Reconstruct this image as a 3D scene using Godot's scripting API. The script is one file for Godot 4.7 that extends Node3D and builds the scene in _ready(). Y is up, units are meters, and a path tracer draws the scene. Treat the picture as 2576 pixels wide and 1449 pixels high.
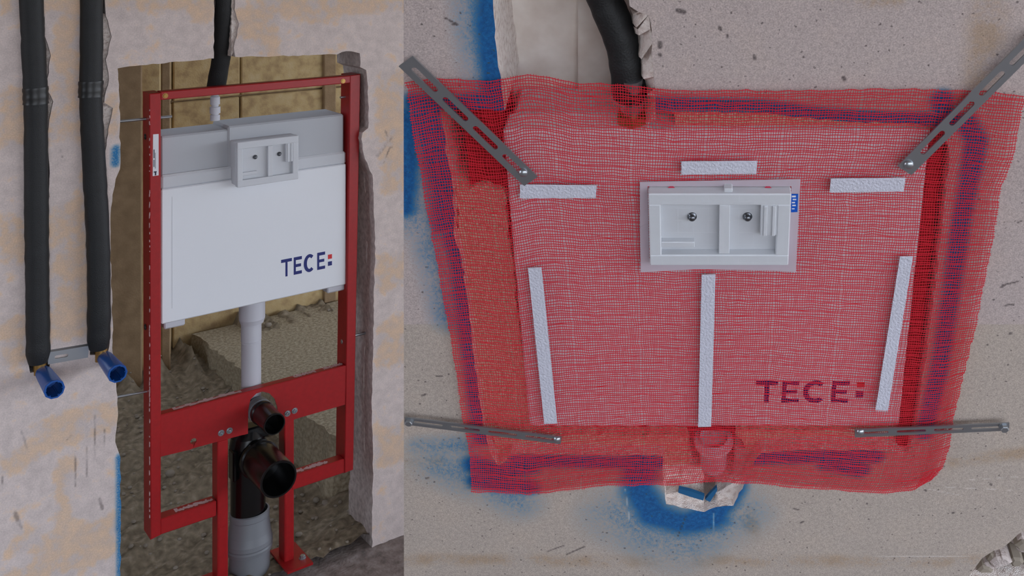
extends Node3D
# Two building-site walls in one room: LEFT is a masonry wall with a broken-out recess that holds a red toilet
# frame; RIGHT is a sloping wall whose opening is covered with red mesh. Shapes are written in metres on their wall:
# x along the wall, y up the wall, z out of the wall into the room.

const LEFT := Transform3D(Basis(Vector3(0.751, 0, -0.6603), Vector3.UP, Vector3(0.6603, 0, 0.751)), Vector3(-1.2699, 0, -2.474))
const RIGHT := Transform3D(Basis(Vector3(1, 0, 0), Vector3(0, 0.9113, 0.4118), Vector3(0, -0.4118, 0.9113)), Vector3(0, 1.2165, -1.2229))
const FLOOR_R := -1.335   # where the sloping wall meets floor and ceiling, along its own slope
const CEIL_R := 1.628

var M := {}
var side := LEFT
var off := Vector3.ZERO
var uv_rect := Rect2()
var taken := {}


# ---------------------------------------------------------------- helpers
func numbered(called: String) -> String:
	taken[called] = taken.get(called, -1) + 1
	return called if taken[called] == 0 else "%s_%03d" % [called, taken[called]]

func thing(called: String, label: String, category: String, base: Vector3, group := "") -> Node3D:
	var o := Node3D.new()
	o.name = numbered(called)
	add_child(o, true)
	o.transform = side * Transform3D(Basis(), base)
	o.set_meta("label", label)
	o.set_meta("category", category)
	if group:
		o.set_meta("group", group)
	off = base
	return o

func part(called: String, st: SurfaceTool, material: Material, parent: Node3D) -> MeshInstance3D:
	var o := MeshInstance3D.new()
	o.name = called
	st.generate_normals()
	o.mesh = st.commit()
	o.material_override = material
	parent.add_child(o, true)
	return o

func single(called: String, label: String, category: String, base: Vector3, st_maker: Callable, material: Material, group := "") -> MeshInstance3D:
	off = base
	var st := new_st()
	st_maker.call(st)
	var o := part(numbered(called), st, material, self)
	o.transform = side * Transform3D(Basis(), base)
	o.set_meta("label", label)
	o.set_meta("category", category)
	if group:
		o.set_meta("group", group)
	return o

func struct_node(called: String, label: String, category: String) -> Node3D:
	var o := thing(called, label, category, Vector3.ZERO)
	o.set_meta("kind", "structure")
	return o

func new_st() -> SurfaceTool:
	var st := SurfaceTool.new()
	st.begin(Mesh.PRIMITIVE_TRIANGLES)
	st.set_smooth_group(-1)
	return st

func vert(st: SurfaceTool, p: Vector3) -> void:
	if uv_rect.size.x > 0.0:
		st.set_uv(Vector2((p.x - uv_rect.position.x) / uv_rect.size.x, 1.0 - (p.y - uv_rect.position.y) / uv_rect.size.y))
	st.add_vertex(p - off)

func tri(st: SurfaceTool, a: Vector3, b: Vector3, c: Vector3) -> void:   # counter-clockwise from outside
	vert(st, a)
	vert(st, c)
	vert(st, b)

func quad(st: SurfaceTool, a: Vector3, b: Vector3, c: Vector3, d: Vector3) -> void:
	tri(st, a, b, c)
	tri(st, a, c, d)

func poly(a: Array) -> PackedVector2Array:
	var out := PackedVector2Array()
	for i in range(0, a.size(), 2):
		out.append(Vector2(a[i], a[i + 1]))
	return out

func ccw(p: PackedVector2Array) -> PackedVector2Array:
	if Geometry2D.is_polygon_clockwise(p):   # Godot calls clockwise in y-down terms
		return p
	var q := p.duplicate()
	q.reverse()
	return q

func is_ccw(p: PackedVector2Array) -> bool:
	var s := 0.0
	for i in p.size():
		s += p[i].cross(p[(i + 1) % p.size()])
	return s > 0.0

func prism(st: SurfaceTool, shape: PackedVector2Array, z0: float, z1: float, faces := true, sides := true, bevel := 0.0) -> void:
	var p := shape.duplicate()
	if not is_ccw(p):
		p.reverse()
	var top := p
	if bevel > 0.0:
		var inner := Geometry2D.offset_polygon(p, -bevel, Geometry2D.JOIN_MITER)
		if inner.size() == 1 and inner[0].size() == p.size():
			top = inner[0]
			if not is_ccw(top):
				top.reverse()
			var best := 0
			for k in top.size():
				if top[k].distance_to(p[0]) < top[best].distance_to(p[0]):
					best = k
			var turned := PackedVector2Array()
			for k in top.size():
				turned.append(top[(best + k) % top.size()])
			top = turned
	var zb := z1 - (bevel if top != p else 0.0)
	if faces:
		var t := Geometry2D.triangulate_polygon(top)
		for i in range(0, t.size(), 3):
			var a := top[t[i]]
			var b := top[t[i + 1]]
			var c := top[t[i + 2]]
			if (b - a).cross(c - a) < 0.0:
				var s := b
				b = c
				c = s
			tri(st, Vector3(a.x, a.y, z1), Vector3(b.x, b.y, z1), Vector3(c.x, c.y, z1))
			if sides:
				tri(st, Vector3(a.x, a.y, z0), Vector3(c.x, c.y, z0), Vector3(b.x, b.y, z0))
	if sides:
		for i in p.size():
			var j := (i + 1) % p.size()
			quad(st, Vector3(p[i].x, p[i].y, z0), Vector3(p[j].x, p[j].y, z0), Vector3(p[j].x, p[j].y, zb), Vector3(p[i].x, p[i].y, zb))
			if top != p:
				quad(st, Vector3(p[i].x, p[i].y, zb), Vector3(p[j].x, p[j].y, zb), Vector3(top[j].x, top[j].y, z1), Vector3(top[i].x, top[i].y, z1))

func box(st: SurfaceTool, x0: float, y0: float, z0: float, x1: float, y1: float, z1: float, r := 0.001) -> void:
	var lo := Vector3(x0, y0, z0)
	var hi := Vector3(x1, y1, z1)
	var v := func(sx: int, sy: int, sz: int, axis: int) -> Vector3:
		var s := [sx, sy, sz]
		var p := Vector3.ZERO
		for k in 3:
			var inset: float = 0.0 if k == axis else r
			p[k] = (hi[k] - inset) if s[k] > 0 else (lo[k] + inset)
		return p
	for axis in 3:
		var u := (axis + 1) % 3
		var w := (axis + 2) % 3
		for s in [-1, 1]:
			var c := []
			for q in [[-1, -1], [1, -1], [1, 1], [-1, 1]]:
				var g := [0, 0, 0]
				g[axis] = s
				g[u] = q[0]
				g[w] = q[1]
				c.append(v.call(g[0], g[1], g[2], axis))
			if s > 0:
				quad(st, c[0], c[1], c[2], c[3])
			else:
				quad(st, c[0], c[3], c[2], c[1])
	if r <= 0.0:
		return
	for axis in 3:   # edges along this axis
		var u := (axis + 1) % 3
		var w := (axis + 2) % 3
		for q in [[-1, -1], [1, -1], [1, 1], [-1, 1]]:
			var g0 := [0, 0, 0]
			g0[axis] = -1
			g0[u] = q[0]
			g0[w] = q[1]
			var g1 := g0.duplicate()
			g1[axis] = 1
			var a: Vector3 = v.call(g0[0], g0[1], g0[2], u)
			var b: Vector3 = v.call(g1[0], g1[1], g1[2], u)
			var c: Vector3 = v.call(g1[0], g1[1], g1[2], w)
			var d: Vector3 = v.call(g0[0], g0[1], g0[2], w)
			if q[0] * q[1] < 0:
				quad(st, a, d, c, b)
			else:
				quad(st, a, b, c, d)
	for sx in [-1, 1]:
		for sy in [-1, 1]:
			for sz in [-1, 1]:
				var a: Vector3 = v.call(sx, sy, sz, 0)
				var b: Vector3 = v.call(sx, sy, sz, 1)
				var c: Vector3 = v.call(sx, sy, sz, 2)
				if sx * sy * sz > 0:
					tri(st, a, b, c)
				else:
					tri(st, a, c, b)

func frame_at(dir: Vector3) -> Array:
	var u := dir.cross(Vector3.UP)
	if u.length() < 0.2:
		u = dir.cross(Vector3.RIGHT)
	u = u.normalized()
	return [u, u.cross(dir).normalized()]   # u x w = dir up to sign; winding handled below

func tube(st: SurfaceTool, path: Array, radii: Array, n := 20, caps := true, inward := false) -> void:
	var rings := []
	var prev_u := Vector3.ZERO
	for i in path.size():
		var d: Vector3 = (path[mini(i + 1, path.size() - 1)] - path[maxi(i - 1, 0)]).normalized()
		var u: Vector3
		if i == 0:
			u = frame_at(d)[0]
		else:
			u = (prev_u - d * prev_u.dot(d)).normalized()
		prev_u = u
		var w := d.cross(u)
		var ring := []
		var r: float = radii[i] if radii.size() > 1 else radii[0]
		for k in n:
			var t := TAU * k / n
			ring.append(path[i] + (u * cos(t) + w * sin(t)) * r)
		rings.append(ring)
	st.set_smooth_group(1)
	for i in rings.size() - 1:
		for k in n:
			var k2 := (k + 1) % n
			if inward:
				quad(st, rings[i][k], rings[i + 1][k], rings[i + 1][k2], rings[i][k2])
			else:
				quad(st, rings[i][k], rings[i][k2], rings[i + 1][k2], rings[i + 1][k])
	st.set_smooth_group(-1)
	if caps:
		for k in n:
			var k2 := (k + 1) % n
			tri(st, path[0], rings[0][k2], rings[0][k])
			tri(st, path[-1], rings[-1][k], rings[-1][k2])

func lathe(st: SurfaceTool, origin: Vector3, axis: Vector3, profile: Array, n := 20, smooth := false) -> void:   # profile: [height, radius, ...]
	var f := frame_at(axis.normalized())
	var u: Vector3 = f[0]
	var w: Vector3 = axis.normalized().cross(u)
	for i in range(0, profile.size() - 2, 2):
		st.set_smooth_group(2 + (0 if smooth else i))
		for k in n:
			var t0 := TAU * k / n
			var t1 := TAU * (k + 1) / n
			var a0 := u * cos(t0) + w * sin(t0)
			var a1 := u * cos(t1) + w * sin(t1)
			var h0: float = profile[i]
			var r0: float = profile[i + 1]
			var h1: float = profile[i + 2]
			var r1: float = profile[i + 3]
			var b0 := origin + axis.normalized() * h0
			var b1 := origin + axis.normalized() * h1
			if n <= 6:
				st.set_smooth_group(-1)
			if r0 < 1e-6:
				tri(st, b0, b1 + a1 * r1, b1 + a0 * r1)
			elif r1 < 1e-6:
				tri(st, b0 + a0 * r0, b0 + a1 * r0, b1)
			else:
				quad(st, b0 + a0 * r0, b0 + a1 * r0, b1 + a1 * r1, b1 + a0 * r1)
	st.set_smooth_group(-1)

func slotted(st: SurfaceTool, a: Vector3, b: Vector3, width: float, th: float, slot: float, gap: float, slot_w: float, first := 0.012) -> void:
	# flat bar from a to b in the x-y plane with rounded slots along it
	var length := (b - a).length()
	var dir := (b - a) / length
	var across := Vector3(-dir.y, dir.x, 0).normalized()
	var xs := [0.0]
	var hs := [0.0]
	var at := first
	while at + slot < length - 0.004:
		var r := slot_w / 2
		for q in 7:
			var t := PI * 0.5 * q / 6.0
			xs.append(at + r - r * cos(t))
			hs.append(r * sin(t))
		for q in 7:
			var t := PI * 0.5 * (6 - q) / 6.0
			xs.append(at + slot - r + r * cos(t))
			hs.append(r * sin(t))
		at += slot + gap
	xs.append(length)
	hs.append(0.0)
	var zf := Vector3(0, 0, th)
	for s in [-1.0, 1.0]:
		for i in xs.size() - 1:
			if xs[i + 1] - xs[i] < 1e-6:
				continue
			var p0: Vector3 = a + dir * xs[i] + across * (s * hs[i])
			var p1: Vector3 = a + dir * xs[i + 1] + across * (s * hs[i + 1])
			var q0: Vector3 = a + dir * xs[i] + across * (s * width / 2)
			var q1: Vector3 = a + dir * xs[i + 1] + across * (s * width / 2)
			if s > 0:
				quad(st, p0 + zf, p1 + zf, q1 + zf, q0 + zf)
				quad(st, p0, q0, q1, p1)
				quad(st, q0, q0 + zf, q1 + zf, q1)
				quad(st, p0, p1, p1 + zf, p0 + zf)
			else:
				quad(st, p0 + zf, q0 + zf, q1 + zf, p1 + zf)
				quad(st, p0, p1, q1, q0)
				quad(st, q0, q1, q1 + zf, q0 + zf)
				quad(st, p0, p0 + zf, p1 + zf, p1)
	for e in [[a, -1.0], [b, 1.0]]:
		var p: Vector3 = e[0]
		var w: Vector3 = across * width / 2 * float(e[1])
		quad(st, p - w, p + w, p + w + zf, p - w + zf)

func ragged(p: PackedVector2Array, amp: float, step: float, seed_no: int) -> PackedVector2Array:
	var rng := RandomNumberGenerator.new()
	rng.seed = seed_no
	var out := PackedVector2Array()
	for i in p.size():
		var a := p[i]
		var b := p[(i + 1) % p.size()]
		out.append(a)
		var far: bool = absf(a.x - b.x) > 0.9 or absf(a.y - b.y) > 1.4 or (minf(a.y, b.y) > 1.5)
		if far:
			continue
		var n := int(a.distance_to(b) / step)
		var side_dir := (b - a).orthogonal().normalized()
		for k in range(1, n):
			out.append(a.lerp(b, float(k) / n) + side_dir * rng.randf_range(-amp, amp))
	return out

func hex_bolt(st: SurfaceTool, at: Vector3, r: float, axis := Vector3(0, 0, 1)) -> void:
	lathe(st, at, axis, [0, 0, 0, r * 1.25, r * 0.25, r * 1.25, r * 0.25, 0], 18)
	lathe(st, at + axis * r * 0.25, axis, [0, r, r * 0.8, r, r * 0.95, r * 0.85, r * 0.95, 0], 6)

# ---------------------------------------------------------------- materials and textures
func col(r: int, g: int, b: int) -> Color:
	return Color8(r, g, b)

func noise(freq: float, seed_no: int, octaves := 4, kind := FastNoiseLite.TYPE_SIMPLEX_SMOOTH) -> FastNoiseLite:
	var n := FastNoiseLite.new()
	n.noise_type = kind
	n.seed = seed_no
	n.frequency = freq
	n.fractal_octaves = octaves
	return n

func noise_tex(freq: float, seed_no: int, stops: Array, size := 512, octaves := 5) -> NoiseTexture2D:
	var t := NoiseTexture2D.new()
	t.width = size
	t.height = size
	t.seamless = true
	t.noise = noise(freq, seed_no, octaves)
	if stops.size():
		var g := Gradient.new()
		var offs := PackedFloat32Array()
		var cols := PackedColorArray()
		for i in range(0, stops.size(), 2):
			offs.append(stops[i])
			cols.append(stops[i + 1])
		g.offsets = offs
		g.colors = cols
		t.color_ramp = g
	return t

func mat(called: String, color: Color, rough: float, metal := 0.0) -> StandardMaterial3D:
	var m := StandardMaterial3D.new()
	m.resource_name = called
	m.albedo_color = color
	m.roughness = rough
	m.metallic = metal
	M[called] = m
	return m

func triplanar(m: StandardMaterial3D, tex: Texture2D, scale: float, height: Texture2D = null, cm := 0.1) -> void:
	m.uv1_triplanar = true
	m.uv1_scale = Vector3.ONE * scale
	if tex:
		m.albedo_texture = tex
	if height:
		m.heightmap_enabled = true
		m.heightmap_texture = height
		m.heightmap_scale = cm

func stroke_mask(w: int, h: int, rect: Rect2, strokes: Array, soft: float) -> PackedFloat32Array:
	# how much of each texel is covered by the strokes [half width, x, y, x, y, ...]
	var out := PackedFloat32Array()
	out.resize(w * h)
	for s in strokes:
		var hw: float = s[0]
		for i in range(1, s.size() - 3, 2):
			var a := Vector2(s[i], s[i + 1])
			var b := Vector2(s[i + 2], s[i + 3])
			var reach := hw * (1.0 + soft)
			var x0 := clampi(int((minf(a.x, b.x) - reach - rect.position.x) / rect.size.x * w), 0, w - 1)
			var x1 := clampi(int((maxf(a.x, b.x) + reach - rect.position.x) / rect.size.x * w) + 1, 0, w - 1)
			var y0 := clampi(int((1.0 - (maxf(a.y, b.y) + reach - rect.position.y) / rect.size.y) * h), 0, h - 1)
			var y1 := clampi(int((1.0 - (minf(a.y, b.y) - reach - rect.position.y) / rect.size.y) * h) + 1, 0, h - 1)
			var ab := b - a
			var l2 := maxf(ab.length_squared(), 1e-9)
			for y in range(y0, y1 + 1):
				for x in range(x0, x1 + 1):
					var p := rect.position + Vector2((x + 0.5) / w, 1.0 - (y + 0.5) / h) * rect.size
					var d := p.distance_to(a + ab * clampf((p - a).dot(ab) / l2, 0.0, 1.0))
					var v := 1.0 - smoothstep(hw * (1.0 - soft), reach, d)
					if v > out[y * w + x]:
						out[y * w + x] = v
	return out

func mask_image(m: PackedFloat32Array, w: int, h: int, w2: int, h2: int) -> PackedByteArray:
	var bytes := PackedByteArray()
	bytes.resize(w * h)
	for i in m.size():
		bytes[i] = int(clampf(m[i], 0.0, 1.0) * 255.0)
	var im := Image.create_from_data(w, h, false, Image.FORMAT_L8, bytes)
	im.resize(w2, h2, Image.INTERPOLATE_CUBIC)
	return im.get_data()

func noise_bytes(n: FastNoiseLite, w: int, h: int) -> PackedByteArray:
	var im := n.get_image(w, h)
	im.convert(Image.FORMAT_L8)
	return im.get_data()

const L_RECT := Rect2(-0.4, 0.0, 1.15, 1.725)
func left_wall_texture() -> ImageTexture:
	# pale plaster skim with tan mortar smears along the block joints, a few scratches and blue spray
	var w := 720
	var h := 1080
	var lw := 180
	var lh := 270
	var patches := PackedFloat32Array()
	patches.resize(lw * lh)
	for r in [[-0.2972, 1.1671, -0.2521, 1.2755], [-0.2972, 1.4465, -0.261, 1.513], [-0.1862, 1.2441, -0.1437, 1.4661], [-0.215, 1.4404, -0.1476, 1.5106], [-0.2105, 1.1725, -0.1437, 1.2339], [-0.2972, 0.9195, -0.2521, 1.0108], [-0.2029, 0.8548, -0.1351, 1.0246], [-0.2029, 0.7161, -0.1304, 0.8411], [-0.2972, 0.7051, -0.2448, 0.7948], [-0.2972, 0.4637, -0.2165, 0.5238], [-0.2277, 0.4904, -0.0695, 0.5585], [-0.2972, 0.4629, -0.2536, 0.4885], [-0.1847, 0.28, -0.1616, 0.4646], [-0.2828, 0.2924, -0.224, 0.3311], [-0.2389, 0.2621, -0.0679, 0.308], [-0.2972, 0.2046, -0.0679, 0.2615], [-0.0986, 1.1729, -0.0663, 1.2486], [-0.1042, 1.4445, 0.1387, 1.5056], [0.0893, 1.4084, 0.1296, 1.4559], [0.2318, 1.3221, 0.2898, 1.4995], [0.2413, 1.3316, 0.2898, 1.4303], [0.2898, 1.426, 0.6419, 1.4943], [0.3597, 1.3964, 0.4268, 1.4249], [0.5488, 1.1067, 0.6419, 1.2508], [0.5621, 0.9241, 0.6419, 1.1273], [0.5454, 0.6799, 0.6419, 0.7653], [0.5566, 0.4543, 0.6419, 0.5932], [0.5344, 0.2067, 0.6419, 0.3026], [0.1847, 1.3641, 0.2509, 1.4421]]:
		var x0 := int((r[0] - L_RECT.position.x) / L_RECT.size.x * lw)
		var x1 := int((r[2] - L_RECT.position.x) / L_RECT.size.x * lw)
		var y0 := int((1.0 - (r[3] - L_RECT.position.y) / L_RECT.size.y) * lh)
		var y1 := int((1.0 - (r[1] - L_RECT.position.y) / L_RECT.size.y) * lh)
		for y in range(maxi(y0, 0), mini(y1 + 1, lh)):
			for x in range(maxi(x0, 0), mini(x1 + 1, lw)):
				patches[y * lw + x] = 1.0
	var small := PackedByteArray()
	small.resize(lw * lh)
	for i in patches.size():
		small[i] = int(patches[i] * 255.0)
	var im := Image.create_from_data(lw, lh, false, Image.FORMAT_L8, small)
	im.resize(lw / 4, lh / 4, Image.INTERPOLATE_BILINEAR)
	im.resize(w, h, Image.INTERPOLATE_CUBIC)
	var tan_mask := im.get_data()
	var blue := mask_image(stroke_mask(lw, lh, L_RECT, [[0.008, -0.0744, 1.1331, -0.076, 1.1017], [0.008, -0.0663, 0.4306, -0.0654, 0.3398, -0.0663, 0.2677], [0.0071, -0.0654, 0.2674, -0.0654, 0.1587]], 0.8), lw, lh, w, h)
	var dark := mask_image(stroke_mask(w / 2, h / 2, L_RECT, [[0.0011, -0.1554, 0.4722, -0.1546, 0.3924], [0.0009, -0.132, 0.5404, -0.1327, 0.4073], [0.0009, -0.1177, 0.5451, -0.1161, 0.4375], [0.0009, -0.0978, 0.5034, -0.0962, 0.4266], [0.0027, -0.1082, 0.35, -0.1018, 0.3254], [0.0013, -0.1709, 0.5034, -0.1632, 0.5099], [0.0018, -0.2573, 0.5471, -0.2477, 0.5055], [0.0011, -0.295, 0.4693, -0.2914, 0.4384], [0.0009, -0.1862, 1.1517, -0.1816, 1.1292], [0.0013, -0.1042, 1.2354, -0.0801, 1.2267], [0.0009, -0.0515, 1.3983, -0.0515, 1.3619], [0.0044, 0.551, 1.0377, 0.5903, 1.0806], [0.0035, -0.2697, 0.3755, -0.2595, 0.3376], [0.0013, 0.5015, 0.7673, 0.5399, 0.7461], [0.0022, 0.5733, 1.0985, 0.5903, 1.0539], [0.0018, 0.5903, 1.0646, 0.5677, 1.0143], [0.0018, 0.2947, 0.3477, 0.2977, 0.3249]], 0.5), w / 2, h / 2, w, h)
	var n1 := noise_bytes(noise(0.018, 3, 5), w, h)
	var n2 := noise_bytes(noise(0.05, 4, 4), w, h)
	var n3 := noise_bytes(noise(0.45, 5, 2), w, h)
	var plaster := Color(0.80, 0.745, 0.725)
	var tan := Color(0.80, 0.69, 0.59)
	var data := PackedByteArray()
	data.resize(w * h * 3)
	for i in w * h:
		var a := n1[i] / 255.0 - 0.5
		var b := n2[i] / 255.0 - 0.5
		var g := n3[i] / 255.0 - 0.5
		var t := smoothstep(0.22, 0.92, tan_mask[i] / 255.0 * 0.9 + a * 1.5 + b * 1.25 + g * 0.35)
		var c := plaster.lerp(tan, t * (0.8 + b * 0.6))
		var k := 1.0 + g * 0.15 + b * 0.12 + a * 0.06
		var bl := blue[i] / 255.0
		if bl > 0.0:
			c = c.lerp(Color(0.10, 0.40, 0.62), clampf(bl * (0.85 + g * 1.5), 0.0, 1.0))
		var dk := dark[i] / 255.0
		if dk > 0.0:
			c = c.lerp(Color(0.40, 0.36, 0.35), clampf(dk * (0.35 + b * 1.6), 0.0, 0.55))
		data[i * 3] = clampi(int(c.r * k * 255.0), 0, 255)
		data[i * 3 + 1] = clampi(int(c.g * k * 255.0), 0, 255)
		data[i * 3 + 2] = clampi(int(c.b * k * 255.0), 0, 255)
	return ImageTexture.create_from_image(Image.create_from_data(w, h, false, Image.FORMAT_RGB8, data))

const R_RECT := Rect2(-0.5, -0.65, 1.1, 1.1)
func right_wall_texture() -> ImageTexture:
	# grainy grey-pink render with pits, scratches, brown stains and lines of blue spray paint around the opening
	var w := 1280
	var h := 1280
	var lw := 320
	var lh := 320
	var spray := mask_image(stroke_mask(lw, lh, R_RECT, [[0.0137, -0.2116, 0.3763, -0.2137, 0.3311, -0.2134, 0.2938, -0.2116, 0.221], [0.0118, -0.302, 0.2349, -0.2689, 0.2299, -0.2349, 0.2349, -0.1963, 0.2457], [0.0155, -0.2946, 0.226, -0.285, 0.1958, -0.28, 0.1388, -0.2802, 0.0793], [0.01, -0.2769, 0.0571, -0.2722, 0.0116], [0.0109, -0.271, 0, -0.2702, -0.1212, -0.2693, -0.2527], [0.0118, -0.3136, 0.221, -0.3174, 0.165, -0.3273, 0.1012], [0.0077, -0.0461, 0.2349, 0.0588, 0.2319, 0.1434, 0.22, 0.2027, 0.216, 0.2703, 0.216], [0.01, 0.2545, 0.2408, 0.2585, 0.216], [0.01, 0.2843, 0.211, 0.2967, 0.1897, 0.2947, 0.1441], [0.0091, 0.2947, 0.1441, 0.2917, 0.0793, 0.2901, -0.0235, 0.2868, -0.1467, 0.2786, -0.2459], [0.0137, -0.2834, -0.3015, -0.2519, -0.3157, -0.2157, -0.3015], [0.0091, -0.2303, -0.2944, -0.1302, -0.2958, -0.0451, -0.2979], [0.0118, -0.2834, -0.33, -0.2183, -0.3408], [0.01, 0.07, -0.2888, 0.1448, -0.286, 0.2197, -0.286], [0.0118, 0.1604, -0.2979, 0.2011, -0.3085], [0.0182, -0.0741, -0.2944, -0.079, -0.3517], [0.02, -0.0764, -0.3517, -0.0567, -0.3922, -0.0207, -0.4095, 0.0155, -0.3975], [0.0146, 0.0155, -0.3975, 0.0348, -0.3678, 0.0432, -0.3408]], 0.85), lw, lh, w, h)
	var mist := mask_image(stroke_mask(lw, lh, R_RECT, [[0.0273, -0.3017, -0.3085, -0.2353, -0.3663], [0.041, -0.1032, -0.396, -0.0315, -0.4491, 0.0412, -0.3885], [0.0228, -0.2227, 0.3763, -0.2221, 0.3126, -0.2176, 0.2408], [0.0228, -0.3159, 0.2009, -0.3147, 0.0793], [0.0182, -0.3037, 0.0571, -0.2927, -0.0594], [0.0155, -0.348, -0.2721, -0.2877, -0.2651], [0.0273, -0.3311, -0.3015, -0.2837, -0.3336]], 0.95), lw, lh, w, h)
	var brown := mask_image(stroke_mask(lw, lh, R_RECT, [[0.0159, 0.2913, 0.3674, 0.2944, 0.3032, 0.2945, 0.2652], [0.0064, 0.1362, 0.3575, 0.2004, 0.3557], [0.01, -0.3935, -0.4787, -0.1376, -0.4819, 0.127, -0.4819, 0.3811, -0.4819], [0.0073, -0.3708, -0.2979, -0.3304, -0.2944], [0.0091, 0.3204, -0.2944, 0.4067, -0.2804], [0.0091, 0.0618, -0.3885, 0.0731, -0.4338], [0.0064, -0.1447, 0.3494, -0.1373, 0.3357]], 0.9), lw, lh, w, h)
	var pits := mask_image(stroke_mask(w / 2, h / 2, R_RECT, [[0.0023, -0.0221, 0.3467, -0.0161, 0.3448], [0.0023, -0.0408, 0.3089, -0.0409, 0.3042], [0.0018, -0.041, 0.2948, -0.0406, 0.2943], [0.0018, 0.15, 0.2676, 0.151, 0.2652], [0.0014, 0.0562, 0.2938, 0.0571, 0.29], [0.0014, 0.0203, 0.3274, 0.0215, 0.3242], [0.0007, 0.0276, 0.3196, 0.0293, 0.3149], [0.0009, 0.3474, -0.0105, 0.3649, -0.0047], [0.0011, 0.3467, -0.0129, 0.3498, -0.0117], [0.0009, 0.3554, -0.0401, 0.3644, -0.0383], [0.0009, -0.2583, 0.338, -0.2469, 0.3302], [0.0014, -0.2509, 0.3311, -0.2488, 0.332], [0.0009, -0.1766, -0.4685, -0.1522, -0.453], [0.0007, -0.2027, -0.4631, -0.1784, -0.4507], [0.0014, -0.3476, -0.3249, -0.3445, -0.3242], [0.0011, -0.3374, -0.1823, -0.3333, -0.1804], [0.0009, -0.3396, -0.1582, -0.3387, -0.1582], [0.0011, -0.3168, -0.1505, -0.3101, -0.1505], [0.0005, -0.0287, -0.4338, -0.0181, -0.396], [0.0011, 0.2152, -0.3715, 0.2162, -0.3715], [0.0014, 0.3281, -0.3885, 0.3296, -0.3885], [0.0014, 0.3711, -0.3357, 0.3723, -0.3372], [0.0011, 0.2873, -0.3459, 0.29, -0.348], [0.0009, 0.3083, -0.3043, 0.3093, -0.3043], [0.0007, 0.3546, 0.0793, 0.3596, 0.0821], [0.0014, 0.3653, -0.0838, 0.3665, -0.0826], [0.0009, 0.1208, -0.3811, 0.1285, -0.3826], [0.0014, 0.1321, -0.4072, 0.1346, -0.405]], 0.4), w / 2, h / 2, w, h)
	var scratch := mask_image(stroke_mask(w / 2, h / 2, R_RECT, [[0.0005, 0.287, -0.343, 0.3367, -0.3568], [0.0004, 0.3097, -0.3408, 0.3993, -0.3466], [0.0004, 0.3389, -0.3285, 0.4119, -0.3214], [0.0004, 0.1266, -0.4709, 0.359, -0.4725], [0.0004, 0.018, -0.3885, 0.0194, -0.4569], [0.0005, -0.095, -0.3444, -0.0907, -0.411]], 0.5), w / 2, h / 2, w, h)
	var n1 := noise_bytes(noise(0.012, 13, 4), w, h)
	var n2 := noise_bytes(noise(0.12, 14, 3), w, h)
	var n3 := noise_bytes(noise(0.42, 15, 2), w, h)
	var n4 := noise_bytes(noise(0.07, 16, 2, FastNoiseLite.TYPE_CELLULAR), w, h)
	var base := Color(0.70, 0.645, 0.63)
	var data := PackedByteArray()
	data.resize(w * h * 3)
	var joint := int((1.0 - (-0.0685 - R_RECT.position.y) / R_RECT.size.y) * h)
	for i in w * h:
		var a := n1[i] / 255.0 - 0.5
		var b := n2[i] / 255.0 - 0.5
		var g := n3[i] / 255.0 - 0.5
		var c := base
		var y := i / w
		if y > joint:
			c = Color(0.68, 0.63, 0.59)
		var br := brown[i] / 255.0
		c = c.lerp(Color(0.60, 0.50, 0.40), clampf(br * (0.35 + a * 1.1 + b * 0.7) + a * 0.18, 0.0, 0.6))
		var k := 1.0 + g * 0.34 + b * 0.12 + a * 0.05
		var m := clampf(mist[i] / 255.0 * (0.34 + g * 1.3 + b * 0.7 + a * 0.5), 0.0, 0.8)
		c = c.lerp(Color(0.16, 0.38, 0.56), m)
		var s := spray[i] / 255.0
		if s > 0.0:
			c = c.lerp(Color(0.02 + b * 0.06, 0.32 + b * 0.10, 0.55 + b * 0.08), clampf(s * (1.25 + a * 0.7) + (g * 1.1 + b * 0.7) * s * (1.15 - s), 0.0, 0.95))
		var dk := pits[i] / 255.0
		var cell := n4[i] / 255.0
		if cell < 0.14 and b > 0.09 + 0.1 * a:
			dk = maxf(dk, 0.9)
		c = c.lerp(Color(0.27, 0.24, 0.24), clampf(dk * (0.75 + g * 1.6), 0.0, 0.85))
		c = c.lerp(Color(0.85, 0.82, 0.80), scratch[i] / 255.0 * 0.5)
		data[i * 3] = clampi(int(c.r * k * 255.0), 0, 255)
		data[i * 3 + 1] = clampi(int(c.g * k * 255.0), 0, 255)
		data[i * 3 + 2] = clampi(int(c.b * k * 255.0), 0, 255)
	return ImageTexture.create_from_image(Image.create_from_data(w, h, false, Image.FORMAT_RGB8, data))

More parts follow.
